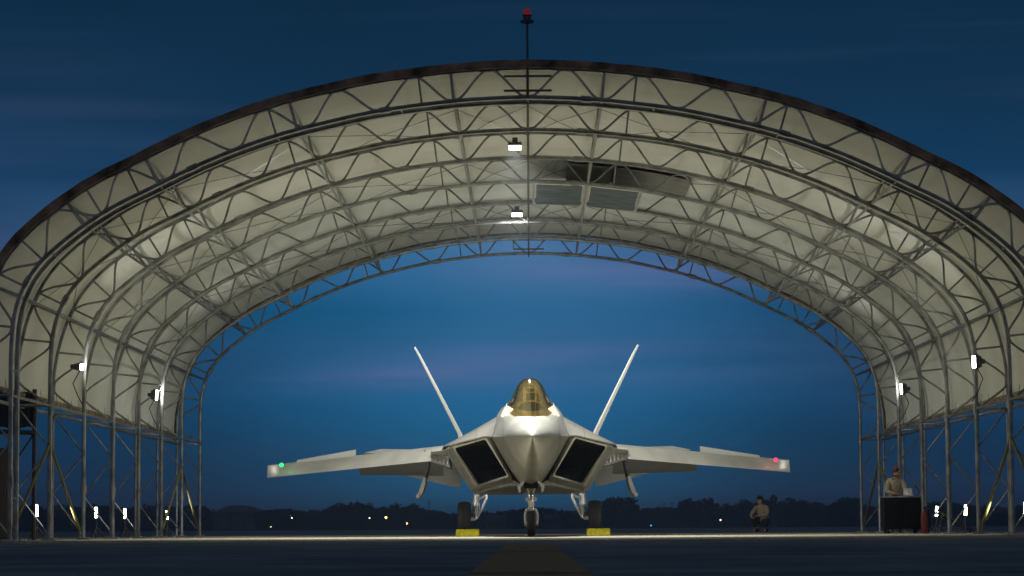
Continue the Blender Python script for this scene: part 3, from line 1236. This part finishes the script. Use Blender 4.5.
# ---- wheels
def wheel(name, c, r, wd, parent):
    bm = BM()
    h = wd / 2
    lathe(bm, [(-h * .75, r * .55), (-h, r * .65), (-h * .97, r * .86), (-h * .72, r * .97), (-h * .3, r), (-h * .28, r * .985), (-h * .22, r * .985), (-h * .2, r),
               (h * .2, r), (h * .22, r * .985), (h * .28, r * .985), (h * .3, r), (h * .72, r * .97), (h * .97, r * .86), (h, r * .65), (h * .75, r * .55)], c, 'X', 36)
    o_ = obj(name, bm, M['rubber'], parent, ang=50)
    bm = BM()
    lathe(bm, [(-h * .95, .03), (-h * .9, r * .2), (-h * .6, r * .3), (-h * .85, r * .5), (-h * .7, r * .57), (h * .7, r * .57), (h * .85, r * .5), (h * .6, r * .3), (h * .9, r * .2), (h * .95, .03)], c, 'X', 28)
    obj('rim', bm, M['white_metal'], o_)
    return o_


# nose gear
ng = bpy.data.objects.new('nose_gear', None)
COL.objects.link(ng)
ng.parent = jet
NY = 5.45
wheel('wheel', (0, NY, .29), .29, .2, ng)
bm = BM()
tube(bm, [(0, NY - .05, 1.35), (0, NY, .62)], .055, 12)
tube(bm, [(0, NY, .66), (0, NY, .58)], .075, 12)
tube(bm, [(0, NY - .3, 1.2), (0, NY, .8)], .028)
obj('strut', bm, M['chrome'], ng)
bm = BM()
for s_ in (-1, 1):
    tube(bm, [(s_ * .02, NY, .62), (s_ * .10, NY, .60), (s_ * .135, NY, .5), (s_ * .13, NY, .29)], [.04, .04, .035, .03], 8)
    tube(bm, [(s_ * .09, NY, .29), (s_ * .16, NY, .29)], .05, 12)
obj('fork', bm, M['white_metal'], ng)
bm = BM()
for s_ in (-1, 1):
    tube(bm, [(s_ * .03, NY - .08, .95), (s_ * .10, NY - .1, 1.12)], .02, 6)
    tube(bm, [(s_ * .05, NY - .1, .64), (s_ * .06, NY - .16, .80)], .016, 6)
obj('torque_link', bm, M['white_metal'], ng)
for s_ in (-1, 1):
    bm = BM()
    lathe(bm, [(0, .05), (.07, .055), (.08, .04)], (s_ * .09, NY - .2, .84), 'Y', 14)
    obj('taxi_light', bm, M['chrome'], ng)
for s_ in (-1, 1):
    bm = BM()
    lp = []
    for y0, dz in ((4.9, .02), (5.3, 0), (6.0, 0), (6.4, .03)):
        lp.append([(s_ * .17, y0, 1.26), (s_ * .31, y0, 1.12 + dz), (s_ * .27, y0, .98 + dz), (s_ * .23, y0, 1.0 + dz), (s_ * .24, y0, 1.10), (s_ * .14, y0, 1.22)])
    loft(bm, lp, True, True)
    obj('gear_door', bm, M['white_metal'], ng)
bm = BM()
box(bm, (0, 5.5, 1.16), (.34, .9, .14), None, .02)
obj('gear_bay', bm, M['duct'], ng)

# main gear
MY = 11.25
for sd in (-1, 1):
    mg = bpy.data.objects.new('main_gear', None)
    COL.objects.link(mg)
    mg.parent = jet
    wheel('wheel', (sd * 1.615, MY, .43), .43, .33, mg)
    bm = BM()
    tube(bm, [(sd * 1.30, MY, 1.15), (sd * 1.32, MY, .78)], .075, 12)
    tube(bm, [(sd * 1.32, MY, .80), (sd * 1.34, MY, .42)], .05, 12)
    tube(bm, [(sd * 1.34, MY, .43), (sd * 1.62, MY, .43)], .05, 10)
    tube(bm, [(sd * 1.32, MY, .82), (sd * 1.32, MY, .76)], .095, 12)
    obj('strut', bm, M['white_metal'], mg)
    bm = BM()
    tube(bm, [(sd * 1.08, MY, 1.12), (sd * 1.06, MY, .95), (sd * 1.16, MY, .72), (sd * 1.30, MY, .46)], [.03, .035, .035, .03], 8)
    tube(bm, [(sd * 1.30, MY, .9), (sd * 1.08, MY, 1.0)], .03)
    obj('side_brace', bm, M['white_metal'], mg)
    bm = BM()
    tube(bm, [(sd * 1.36, MY - .1, .74), (sd * 1.38, MY - .3, .6), (sd * 1.36, MY - .1, .46)], .025)
    tube(bm, [(sd * 1.26, MY - .08, .98), (sd * 1.24, MY - .1, .7), (sd * 1.29, MY - .08, .5)], .012, 6)
    tube(bm, [(sd * 1.38, MY - .08, 1.0), (sd * 1.42, MY - .12, .75), (sd * 1.38, MY - .1, .5)], .012, 6)
    obj('torque_link', bm, M['chrome'], mg)
    bm = BM()
    box(bm, (sd * 1.2, MY, 1.08), (.3, 1.3, .1))
    obj('gear_bay', bm, M['duct'], mg)

# chocks: pair of wedges with a cross bar each, in front of and behind the wheel
for sd, lb in ((-1, 'yellow wheel chock at the main wheel on the picture left'), (1, 'yellow wheel chock at the main wheel on the picture right')):
    t = empty('wheel_chock', (.06 + sd * 1.615, S0 + MY, 0), lb, 'wheel chock', 'yellow chocks at the main wheels')
    for fb in (-1, 1):
        bm = BM()
        pr = [(0, fb * .30, 0), (0, fb * .58, 0), (0, fb * .56, .10), (0, fb * .50, .17), (0, fb * .42, .17), (0, fb * .38, .1)]
        extrude_poly(bm, [(-.28, y, z) for _, y, z in pr], (.56, 0, 0))
        bmesh.ops.bevel(bm, geom=list(bm.edges), offset=.012, segments=2, affect='EDGES')
        w_ = obj('wedge', bm, M['chock'], t)
        bm = BM()
        tube(bm, [(-.06, fb * .5, .16), (-.05, fb * .5, .2), (.05, fb * .5, .2), (.06, fb * .5, .16)], .012, 6)
        obj('rope_handle', bm, M['black'], w_)
    bm = BM()
    tube(bm, [(-.22 * sd, -.45, .06), (-.24 * sd, 0, .05), (-.22 * sd, .45, .06)], .02, 8)
    obj('connecting_bar', bm, M['chock'], t)


# ------------------------------------------------------------------ people
def skin_mesh(name, verts, edges, radii, m, parent, roots=(0,), sub=1):
    me = bpy.data.meshes.new(name)
    me.from_pydata([tuple(v) for v in verts], edges, [])
    me.materials.append(m)
    o_ = bpy.data.objects.new(name, me)
    COL.objects.link(o_)
    o_.parent = parent
    sk = o_.modifiers.new('skin', 'SKIN')
    sk.use_smooth_shade = True
    for i, r in enumerate(radii):
        me.skin_vertices[0].data[i].radius = (r, r)
        me.skin_vertices[0].data[i].use_root = i in roots
    ss = o_.modifiers.new('sub', 'SUBSURF')
    ss.levels = sub
    ss.render_levels = sub
    return o_


def person(loc_, J, label, shirt, rz=0, cap=False):
    t = empty('person', loc_, label, 'person', rz=rz)
    # body
    names = ['pelvis', 'belly', 'chest', 'neck', 'headlow', 'headtop']
    V = []
    E = []
    Rd = []

    def add(p_, r, link=None):
        V.append(Vector(p_))
        Rd.append(r)
        if link is not None:
            E.append((link, len(V) - 1))
        return len(V) - 1
    pe = add(J['pelvis'], .13)
    be = add(J['belly'], .125, pe)
    ch = add(J['chest'], .145, be)
    ne = add(J['neck'], .058, ch)
    hd = Vector(J['head'])
    h1 = add(hd - Vector((0, 0, .06)), .072, ne)
    h2 = add(hd + Vector((0, 0, .04)), .092, h1)
    fd = Vector(J['face'])
    hands = []
    for s_ in ('l', 'r'):
        sh = add(J['sh' + s_], .07, ch)
        el = add(J['el' + s_], .045, sh)
        wr = add(J['wr' + s_], .029, el)
        hp = add(J['ha' + s_], .038, wr)
        hands.append((Vector(J['wr' + s_]), Vector(J['ha' + s_])))
        hi_ = add(J['hi' + s_], .10, pe)
        kn = add(J['kn' + s_], .062, hi_)
        an = add(J['an' + s_], .042, kn)
        add(J['to' + s_], .036, an)
    roots = [0]
    for wv, hv in hands:
        d = (hv - wv).normalized()
        sd_ = d.cross(Vector((0, 0, 1)))
        if sd_.length < .1: sd_ = Vector((1, 0, 0))
        sd_.normalize()
        dn = d.cross(sd_)
        if dn.z > 0: dn = -dn
        for k, ln in enumerate((.062, .072, .068, .055)):
            b0 = hv + sd_ * (k - 1.5) * .021
            i0 = add(b0, .010)
            roots.append(i0)
            i1 = add(b0 + d * ln * .6, .009, i0)
            add(b0 + d * ln + dn * ln * .5, .008, i1)
        b0 = hv - sd_ * .03 - d * .03
        i0 = add(b0, .012)
        roots.append(i0)
        i1 = add(b0 - sd_ * .03 + d * .03, .011, i0)
        add(b0 - sd_ * .03 + d * .06, .009, i1)
    skin_mesh('body', V, E, Rd, M['skin'], t, roots)
    # face and hair
    bm = BM()
    right = fd.cross(Vector((0, 0, 1))).normalized()
    for s_ in (-1, 1):
        bmesh.ops.create_uvsphere(bm, u_segments=8, v_segments=6, radius=.013, matrix=Matrix.Translation(hd + fd * .088 + right * .033 * s_ + Vector((0, 0, .015))))
    obj('eyes', bm, M['eye'], t)
    bm = BM()
    tube(bm, [hd + fd * .085 + Vector((0, 0, .02)), hd + fd * .118 + Vector((0, 0, -.025)), hd + fd * .09 + Vector((0, 0, -.035))], [.01, .015, .01], 6)
    for s_ in (-1, 1):
        tube(bm, [hd + right * .085 * s_ + Vector((0, 0, .02)), hd + right * .10 * s_ + Vector((0, 0, .0)), hd + right * .088 * s_ + Vector((0, 0, -.03))], [.012, .014, .01], 6)
    tube(bm, [hd + fd * .088 - right * .025 + Vector((0, 0, -.06)), hd + fd * .088 + right * .025 + Vector((0, 0, -.06))], .008, 6)
    obj('face_features', bm, M['skin'], t)
    bm = BM()
    bmesh.ops.create_uvsphere(bm, u_segments=16, v_segments=10, radius=.105, matrix=Matrix.Translation(hd - fd * .014 + Vector((0, 0, .055))) @ Matrix.Diagonal((.92, .98, .88, 1)))
    bmesh.ops.delete(bm, geom=[v for v in bm.verts if v.co.z < hd.z + .03 - (v.co - hd).dot(-fd) * .8], context='VERTS')
    obj('cap' if cap else 'hair', bm, M['cap'] if cap else M['hair'], t)
    # shirt
    V2 = [J['pelvis'], J['belly'], J['chest'], Vector(J['neck']) * .55 + Vector(J['chest']) * .45]
    E2 = [(0, 1), (1, 2), (2, 3)]
    R2 = [.145, .145, .165, .085]
    for s_ in ('l', 'r'):
        i = len(V2)
        V2 += [J['sh' + s_], J['el' + s_], Vector(J['el' + s_]) * .35 + Vector(J['wr' + s_]) * .65]
        R2 += [.086, .064, .05]
        E2 += [(2, i), (i, i + 1), (i + 1, i + 2)]
    skin_mesh('shirt', V2, E2, R2, shirt, t)
    V3 = [J['pelvis'], Vector(J['pelvis']) * .6 + Vector(J['belly']) * .4]
    E3 = [(0, 1)]
    R3 = [.155, .15]
    for s_ in ('l', 'r'):
        i = len(V3)
        V3 += [J['hi' + s_], J['kn' + s_], Vector(J['kn' + s_]) * .15 + Vector(J['an' + s_]) * .85]
        R3 += [.118, .084, .062]
        E3 += [(0, i), (i, i + 1), (i + 1, i + 2)]
    skin_mesh('trousers', V3, E3, R3, M['trousers'], t)
    for s_ in ('l', 'r'):
        a_, b_ = Vector(J['an' + s_]), Vector(J['to' + s_])
        bk = a_ + (a_ - b_).normalized() * .06
        bk.z = .045
        skin_mesh('boot', [a_ + Vector((0, 0, .04)), Vector((a_.x, a_.y, .06)), b_, bk], [(0, 1), (1, 2), (1, 3)], [.058, .055, .045, .045], M['black'], t)
    return t


J1 = dict(pelvis=(0, .16, .33), belly=(0, .12, .47), chest=(.0, .02, .66), neck=(-.02, -.03, .83), head=(-.04, -.06, .96), face=(-.35, -.93, -.1),
          shl=(-.18, -.01, .74), ell=(-.25, -.2, .53), wrl=(-.16, -.36, .46), hal=(-.11, -.40, .45),
          shr=(.18, 0, .74), elr=(.27, -.16, .53), wrr=(.10, -.33, .50), har=(.03, -.37, .49),
          hil=(-.10, .12, .32), knl=(-.20, -.27, .44), anl=(-.14, -.02, .10), tol=(-.17, -.20, .045),
          hir=(.10, .12, .32), knr=(.22, -.24, .42), anr=(.14, .02, .10), tor=(.17, -.16, .045))
q = at(762, 532, 90)
cp = person((q.x, 90, 0), J1, 'crouching person in beige shirt and dark trousers beyond the right wing', M['shirt'])
cp.rotation_euler.z = -.55
cp.scale = (1.07, 1.07, 1.07)
J2 = dict(pelvis=(0, 0, .88), belly=(.01, -.02, 1.02), chest=(.02, -.06, 1.22), neck=(.03, -.09, 1.40), head=(.04, -.12, 1.53), face=(.75, -.6, -.28),
          shl=(-.16, -.03, 1.31), ell=(-.22, -.14, 1.05), wrl=(-.06, -.30, 1.0), hal=(.0, -.34, .99),
          shr=(.18, -.10, 1.31), elr=(.26, -.25, 1.10), wrr=(.26, -.42, 1.02), har=(.28, -.47, 1.0),
          hil=(-.09, 0, .86), knl=(-.11, -.02, .48), anl=(-.12, .03, .09), tol=(-.14, -.13, .045),
          hir=(.09, 0, .86), knr=(.11, -.02, .48), anr=(.12, .03, .09), tor=(.14, -.13, .045))
q = at(895, 500, 71.0)
person((q.x, 71.0, 0), J2, 'person in khaki shirt and reddish cap bending over the dark cart', M['shirt2'], cap=True)

# ------------------------------------------------------------------ cart
xa, xb = at(882.5, 500, 70).x, at(921.5, 500, 70).x
cx = (xa + xb) / 2 - .03
cw = xb - xa - .04
cart = empty('equipment_cart', (cx, 70, 0), 'dark boxy equipment cart with pale rimmed top, beside right columns', 'cart')
hgt = .90
bm = BM()
box(bm, (0, 0, hgt / 2 + .05), (cw, .75, hgt - .12), None, .03)
obj('cabinet', bm, M['black'], cart)
bm = BM()
box(bm, (0, 0, hgt), (cw + .03, .8, .035), None, .01)
obj('top', bm, M['steel'], cart)
bm = BM()
for x in (-cw / 4, cw / 4):
    box(bm, (x, -.385, .5), (cw / 2 - .06, .02, .6), None, .006)
    tube(bm, [(x - .1, -.40, .72), (x - .1, -.43, .72), (x + .1, -.43, .72), (x + .1, -.40, .72)], .01, 6)
obj('door', bm, M['black'], cart)
for x in (-1, 1):
    for y in (-1, 1):
        bm = BM()
        lathe(bm, [(-.03, .05), (-.03, .075), (.03, .075), (.03, .05)], (x * (cw / 2 - .1), y * .28, .067), 'X', 16)
        obj('wheel', bm, M['rubber'], cart)
bm = BM()
tube(bm, [(cw / 2 - .02, .35, hgt), (cw / 2 + .06, .38, hgt + .14), (cw / 2 - .06, .38, hgt + .3)], .014, 6)
obj('push_handle', bm, M['red'], cart)
bm = BM()
g = empty('tablet_case', (cx + .18, 69.9, hgt + .02), 'small open white case on the cart top, by the person', 'case')
box(bm, (0, 0, .03), (.22, .2, .05), None, .01)
obj('case_body', bm, M['white_metal'], g)
bm = BM()
box(bm, (0, .12, .12), (.22, .02, .16), Matrix.Rotation(R(-15), 3, 'X'), .005)
obj('case_lid', bm, M['white_metal'], g)

# fire extinguisher
q = at(925, 527, 69.3)
e_ = empty('fire_extinguisher', (q.x, 69.3, 0), 'red fire extinguisher standing right of the dark cart', 'fire extinguisher')
bm = BM()
lathe(bm, [(0, .08), (.02, .1), (.46, .1), (.53, .07), (.57, .03), (.6, .03)], axis='Z', n=20)
obj('cylinder_body', bm, M['red'], e_)
bm = BM()
tube(bm, [(0, 0, .6), (0, 0, .64), (.1, 0, .66)], .018, 6)
tube(bm, [(0, 0, .62), (.1, 0, .55), (.12, 0, .3), (.11, 0, .1)], .013, 6)
obj('valve_hose', bm, M['black'], e_)

# slatted steps
st = empty('maintenance_steps', (0, 0, 0), 'dark folding maintenance steps with slatted treads between right columns', 'steps')
Ys = 68.5
a0, a1 = at(938, 512.5, Ys), at(973, 531.5, Ys)
st.location = ((a0.x + a1.x) / 2, Ys, 0)
wx = (a1.x - a0.x)
zt_ = a0.z
bm = BM()
for y in (-.35, .35):
    tube(bm, [(-wx / 2, y, zt_), (wx / 2, y, .03)], .025, 6)
    tube(bm, [(-wx / 2 + .08, y, zt_), (-wx / 2 - .05, y, .02)], .02, 6)
    tube(bm, [(-wx / 2 - .01, y, zt_ * .4), (wx * .1, y, zt_ * .42)], .014, 6)
obj('side_rail', bm, M['darksteel'], st)
bm = BM()
for k in range(7):
    t_ = (k + .5) / 7
    box(bm, (-wx / 2 + wx * t_, 0, zt_ * (1 - t_) + .02), (.11, .7, .02), None, .004)
obj('tread', bm, M['darksteel'], st)

# dark tarpaulin screen outside the left front columns, hung on two posts
Yt = 57.5
pA, pB = at(-26, 392, Yt), at(34.5, 428, Yt)
tp = empty('tarpaulin_screen', (pB.x, Yt, 0), 'dark tarpaulin hung on posts outside the left front columns', 'screen')
bm = BM()
lp = []
for k in range(25):
    x = (pA.x - pB.x) * k / 24
    w_ = .02 * math.sin(k * 1.9)
    lp.append([(x, w_, pA.z), (x, w_ * 1.5, (pA.z + pB.z) / 2), (x, w_ * 2, pB.z + .03 * math.sin(k * .6))])
loft(bm, lp, closed=False)
tt = obj('tarpaulin', bm, M['tarp'], tp)
s_ = tt.modifiers.new('t', 'SOLIDIFY')
s_.thickness = .01
for x in (0, pA.x - pB.x):
    bm = BM()
    tube(bm, [(x, 0, 0), (x, 0, pA.z + .05)], .045)
    obj('post', bm, M['darksteel'], tp)
bm = BM()
zb = at(20, 433, Yt).z
tube(bm, [(0, 0, zb), (pA.x - pB.x, 0, zb + .05)], .05)
tube(bm, [(0, 0, zb), (pA.x - pB.x, 0, .3)], .02)
obj('cross_rail', bm, M['darksteel'], tp)
# beige locker at the far left edge
pL, pR_ = at(-8, 448, 57.0), at(9, 448, 57.0)
lk = empty('storage_locker', ((pL.x + pR_.x) / 2, 57.0, 0), 'tall beige brown locker at the far left edge behind the columns', 'locker')
wl = pR_.x - pL.x
bm = BM()
box(bm, (0, .3, pL.z / 2), (wl, .5, pL.z), None, .015)
obj('carcass', bm, mat('brown_beige', (.13, .105, .07, 1), .7), lk)
bm = BM()
box(bm, (0, .035, pL.z / 2), (wl - .04, .02, pL.z - .12), None, .006)
obj('door', bm, mat('brown_beige_door', (.16, .13, .085, 1), .7), lk)
bm = BM()
tube(bm, [(wl * .3, .02, pL.z * .5), (wl * .3, -.02, pL.z * .52), (wl * .3, .02, pL.z * .56)], .01, 6)
obj('handle', bm, M['steel'], lk)

# ------------------------------------------------------------------ far background
rnd = random.Random(3)


def crown_mesh(seed, w_, h_):
    r = random.Random(seed)
    bm = BM()
    clumps = []
    for k in range(16):
        u = r.random() * 2 * PI
        v = r.random()
        rr = (.30 + .2 * r.random()) * w_ * (1 - .35 * v)
        clumps.append((Vector((math.cos(u) * rr * (.2 + .9 * r.random()), math.sin(u) * rr, h_ * (.12 + .72 * v))), (.14 + .13 * r.random()) * w_))
    for c, cr_ in clumps:
        for _ in range(95):
            d = Vector((r.gauss(0, 1), r.gauss(0, 1), r.gauss(0, .8))).normalized() * cr_ * (.45 + .6 * r.random())
            p_ = c + d
            if p_.z < .02 * h_: continue
            s = .35 + .45 * r.random()
            nrm = Vector((r.gauss(0, 1), r.gauss(0, 1), r.gauss(0, 1))).normalized()
            t1 = nrm.orthogonal().normalized() * s
            t2 = nrm.cross(t1)
            vs = [bm.verts.new(p_ + t1 * a + t2 * b) for a, b in ((1, 0), (.1, .7), (-1, .1), (0, -.6))]
            bm.faces.new(vs)
    me = bpy.data.meshes.new('crown')
    bm.to_mesh(me)
    bm.free()
    me.materials.append(M['leaf'])
    return me


def trunk_mesh(h_):
    bm = BM()
    tube(bm, [(0, 0, -.1), (.1, 0, h_ * .35), (0, .1, h_ * .7)], [.3, .22, .08], 7)
    for a in range(4):
        tube(bm, [(.08, 0, h_ * .3), (math.cos(a * 1.6) * h_ * .2, math.sin(a * 1.6) * h_ * .2, h_ * .6)], [.14, .05], 5)
    me = bpy.data.meshes.new('trunk')
    bm.to_mesh(me)
    bm.free()
    me.materials.append(M['bark'])
    return me


kinds = [(crown_mesh(s, 9, 8), trunk_mesh(8)) for s in range(6)]
kinds_b = [(crown_mesh(20 + s, 4.5, 8), trunk_mesh(8)) for s in range(2)]
sky_line = [(-80, 507), (0, 508), (60, 506), (120, 508), (160, 507), (200, 507), (222, 508), (262, 511), (290, 513), (325, 511), (336, 506), (355, 504), (370, 506), (380, 508), (398, 507), (412, 505), (420, 509), (430, 515), (442, 513),
            (455, 514), (480, 512), (520, 513), (560, 512), (590, 511), (604, 506), (612, 501), (620, 502), (628, 509), (640, 509), (650, 512), (665, 512), (680, 509), (690, 502), (700, 501), (710, 507), (722, 503), (735, 508), (750, 502), (762, 500),
            (775, 505), (786, 505), (796, 500), (808, 503), (820, 503), (835, 505), (846, 500), (860, 505), (880, 507), (910, 508), (930, 501), (945, 503), (980, 506), (1024, 507), (1110, 508)]


def sky_y(x):
    for a, b in zip(sky_line, sky_line[1:]):
        if a[0] <= x <= b[0]:
            return a[1] + (b[1] - a[1]) * (x - a[0]) / (b[0] - a[0])
    return 508


def put_tree(px, Y, topy, lib, name, label, group, wscale=1):
    tp_ = at(px, topy, Y)
    t = empty(name, (tp_.x, Y, 0), label, 'tree', group, rz=rnd.random() * 6)
    cm_, tm = rnd.choice(lib)
    for nm, me in (('crown', cm_), ('trunk', tm)):
        o_ = bpy.data.objects.new(nm, me)
        COL.objects.link(o_)
        o_.parent = t
    s = tp_.z / 7.6
    t.scale = (s * wscale, s * wscale, s)


x = -75
while x < 1105:
    y = sky_y(x)
    if not (214 < x < 260):
        side = ('far left, seen between the shelter columns' if x < 205 else 'left of the jet' if x < 450 else 'under the jet, small' if x < 600 else 'right of the jet' if x < 860 else 'far right, seen between the shelter columns')
        put_tree(x, 900 + rnd.uniform(-40, 60), y + rnd.uniform(-.6, 1.6), kinds, 'broadleaf_tree', 'dark broadleaf tree in the distant treeline ' + side, 'treeline ' + side)
    x += rnd.uniform(8, 13)
for px, py, lb in ((617, 500, 'dark round tree standing highest just right of the right main wheel'), (695, 500.5, 'tall dark rounded tree in the treeline right of the right bay door')):
    put_tree(px, 860, py, kinds, 'broadleaf_tree', lb, None, 1.3)
# under-storey that closes the gaps
bm = BM()
r = random.Random(9)
for k in range(12000):
    px = r.uniform(-90, 1120)
    p_ = at(px, 520, 930)
    z = r.random() ** 1.2 * (5.2 + 1.2 * math.sin(px * .05))
    p_ = Vector((p_.x, 930 + r.uniform(-3, 6), z))
    s = .7 + .6 * r.random()
    nrm = Vector((r.gauss(0, .6), -1, r.gauss(0, .6))).normalized()
    t1 = nrm.orthogonal().normalized() * s
    t2 = nrm.cross(t1)
    bm.faces.new([bm.verts.new(p_ + t1 * a + t2 * b) for a, b in ((1, 0), (.1, .8), (-1, .1), (0, -.7))])
me = bpy.data.meshes.new('undergrowth')
bm.to_mesh(me)
bm.free()
me.materials.append(M['leaf'])
o_ = bpy.data.objects.new('undergrowth', me)
COL.objects.link(o_)
tag(o_, 'dark mass of distant scrub along the foot of the treeline', 'undergrowth', kind='stuff')

# hangar with a curved roof among the trees on the left
Yh = 880
a0, a1 = at(213, 528, Yh), at(262, 528, Yh)
hz = at(238, 505, Yh).z
hg = empty('distant_hangar', ((a0.x + a1.x) / 2, Yh, 0), 'distant low hangar with curved grey roof among the trees at left', 'hangar')
wd_ = a1.x - a0.x
bm = BM()
box(bm, (0, 10, hz * .36), (wd_, 20, hz * .72))
obj('wall', bm, M['wall'], hg)
bm = BM()
prof = [(-wd_ / 2 - .3, hz * .70)] + [(-wd_ / 2 + wd_ * k / 12, hz * (.72 + .28 * math.sin(PI * k / 12))) for k in range(13)] + [(wd_ / 2 + .3, hz * .70)]
extrude_poly(bm, [(x_, -.4, z_) for x_, z_ in prof], (0, 20.8, 0))
obj('roof', bm, M['roofing'], hg)
for k in range(3):
    bm = BM()
    box(bm, (-wd_ * .3 + k * wd_ * .3, -.06, hz * .28), (wd_ * .2, .1, hz * .5))
    obj('door', bm, M['darksteel'], hg)

# low buildings under the jet (reddish)
for px0, px1, py, lb in ((486, 506, 515, 'low reddish brick building seen under the jet left of the nosewheel'), (544, 560, 514, 'low reddish brick building seen under the jet right of the nosewheel')):
    a0, a1 = at(px0, 528, 850), at(px1, 528, 850)
    hz = at(px0, py, 850).z
    b_ = empty('brick_building', ((a0.x + a1.x) / 2, 850, 0), lb, 'building')
    wd_ = a1.x - a0.x
    bm = BM()
    box(bm, (0, 4, hz * .35), (wd_, 8, hz * .7))
    obj('wall', bm, M['brick'], b_)
    bm = BM()
    extrude_poly(bm, [(-wd_ / 2 - .3, -.4, hz * .68), (wd_ / 2 + .3, -.4, hz * .68), (wd_ / 2 - .5, 4, hz), (-wd_ / 2 + .5, 4, hz)], (0, .1, 0))
    extrude_poly(bm, [(-wd_ / 2 - .3, 8.4, hz * .68), (wd_ / 2 + .3, 8.4, hz * .68), (wd_ / 2 - .5, 4.2, hz), (-wd_ / 2 + .5, 4.2, hz)], (0, .1, 0))
    obj('roof', bm, M['roofing'], b_)
    for k in range(4):
        bm = BM()
        box(bm, (-wd_ * .36 + k * wd_ * .24, -.05, hz * .4), (.9, .1, 1.0))
        obj('window', bm, M['duct'], b_)

# water tower / control tower silhouette
p_ = at(773.5, 494.5, 840)
tw = empty('control_tower', (p_.x, 840, 0), 'dark narrow control tower with capped head above the treeline', 'tower')
bm = BM()
tube(bm, [(0, 0, 0), (0, 0, p_.z - 2)], [.95, .8], 12)
obj('shaft', bm, M['wall'], tw)
bm = BM()
lathe(bm, [(p_.z - 2.2, .8), (p_.z - 1.9, 1.15), (p_.z - .9, 1.2), (p_.z - .8, .9), (p_.z - .2, .6), (p_.z, .05)], axis='Z', n=14)
obj('head', bm, M['darksteel'], tw)

# thin lattice masts
for px, py, lb in ((429, 500, 'thin lattice mast in the distance left of the left main wheel'), (664, 502, 'left one of two thin masts with crossarm right of the jet'), (672, 502, 'right one of two thin masts with crossarm right of the jet'), (704, 499, 'thin mast rising above the tall tree right of the jet')):
    p_ = at(px, py, 830)
    ms = empty('lattice_mast', (p_.x, 830, 0), lb, 'mast')
    bm = BM()
    for a in range(3):
        tube(bm, [(.45 * math.cos(a * 2.1), .45 * math.sin(a * 2.1), 0), (.12 * math.cos(a * 2.1), .12 * math.sin(a * 2.1), p_.z)], .05, 5)
    for k in range(8):
        z = p_.z * k / 8
        w0 = .45 - .33 * k / 8
        tube(bm, [(-w0, 0, z), (w0, 0, z + p_.z / 8)], .03, 4)
    obj('mast_frame', bm, M['darksteel'], ms)
    bm = BM()
    tube(bm, [(-.8, 0, p_.z * .93), (.8, 0, p_.z * .93)], .06, 5)
    obj('crossarm', bm, M['darksteel'], ms)

# distant lamps
for px, py, mt, r_, lb in ((369.5, 518, 'farlamp_white', .20, 'small pale lamp in the treeline, left of the orange lamp'), (386, 517.5, 'farlamp', .32, 'brightest orange lamp in the distant treeline left of the jet'),
                           (407, 523.5, 'farlamp', .2, 'small low orange lamp in the treeline right of the brightest orange lamp'), (292, 518, 'farlamp_white', .18, 'small pale lamp in the treeline farthest left'),
                           (271, 527, 'farlamp_white', .13, 'faint lamp at the foot of the treeline below the hangar'), (720.5, 520, 'farlamp_white', .22, 'pale lamp in the treeline left of the crouching person'),
                           (651, 525.5, 'farblue', .2, 'small blue taxiway lamp right of the right main wheel')):
    p_ = at(px, py, 800)
    t = empty('distant_lamp', (p_.x, 800, 0), lb, 'lamp', 'lamps in the distance')
    bm = BM()
    tube(bm, [(0, 0, 0), (0, 0, p_.z)], .05, 6)
    obj('post', bm, M['darksteel'], t)
    bm = BM()
    bmesh.ops.create_uvsphere(bm, u_segments=12, v_segments=8, radius=r_, matrix=Matrix.Translation((0, -.1, p_.z)))
    obj('lamp_globe', bm, M[mt], t)

# ------------------------------------------------------------------ evening air
bm = BM()
box(bm, (0, 925, 6.5), (3100, 2350, 15))
hz = obj('haze', bm, M['tarp'])
hz['kind'] = 'stuff'
hz['label'] = 'thin evening haze over the airfield'
m = bpy.data.materials.new('haze')
m.use_nodes = True
nt = m.node_tree
nt.nodes.remove(nt.nodes['Principled BSDF'])
pv = nt.nodes.new('ShaderNodeVolumePrincipled')
pv.inputs['Color'].default_value = (.75, .85, 1, 1)
pv.inputs['Density'].default_value = .00055
pv.inputs['Anisotropy'].default_value = .3
nt.links.new(pv.outputs[0], nt.nodes['Material Output'].inputs['Volume'])
hz.data.materials.clear()
hz.data.materials.append(m)
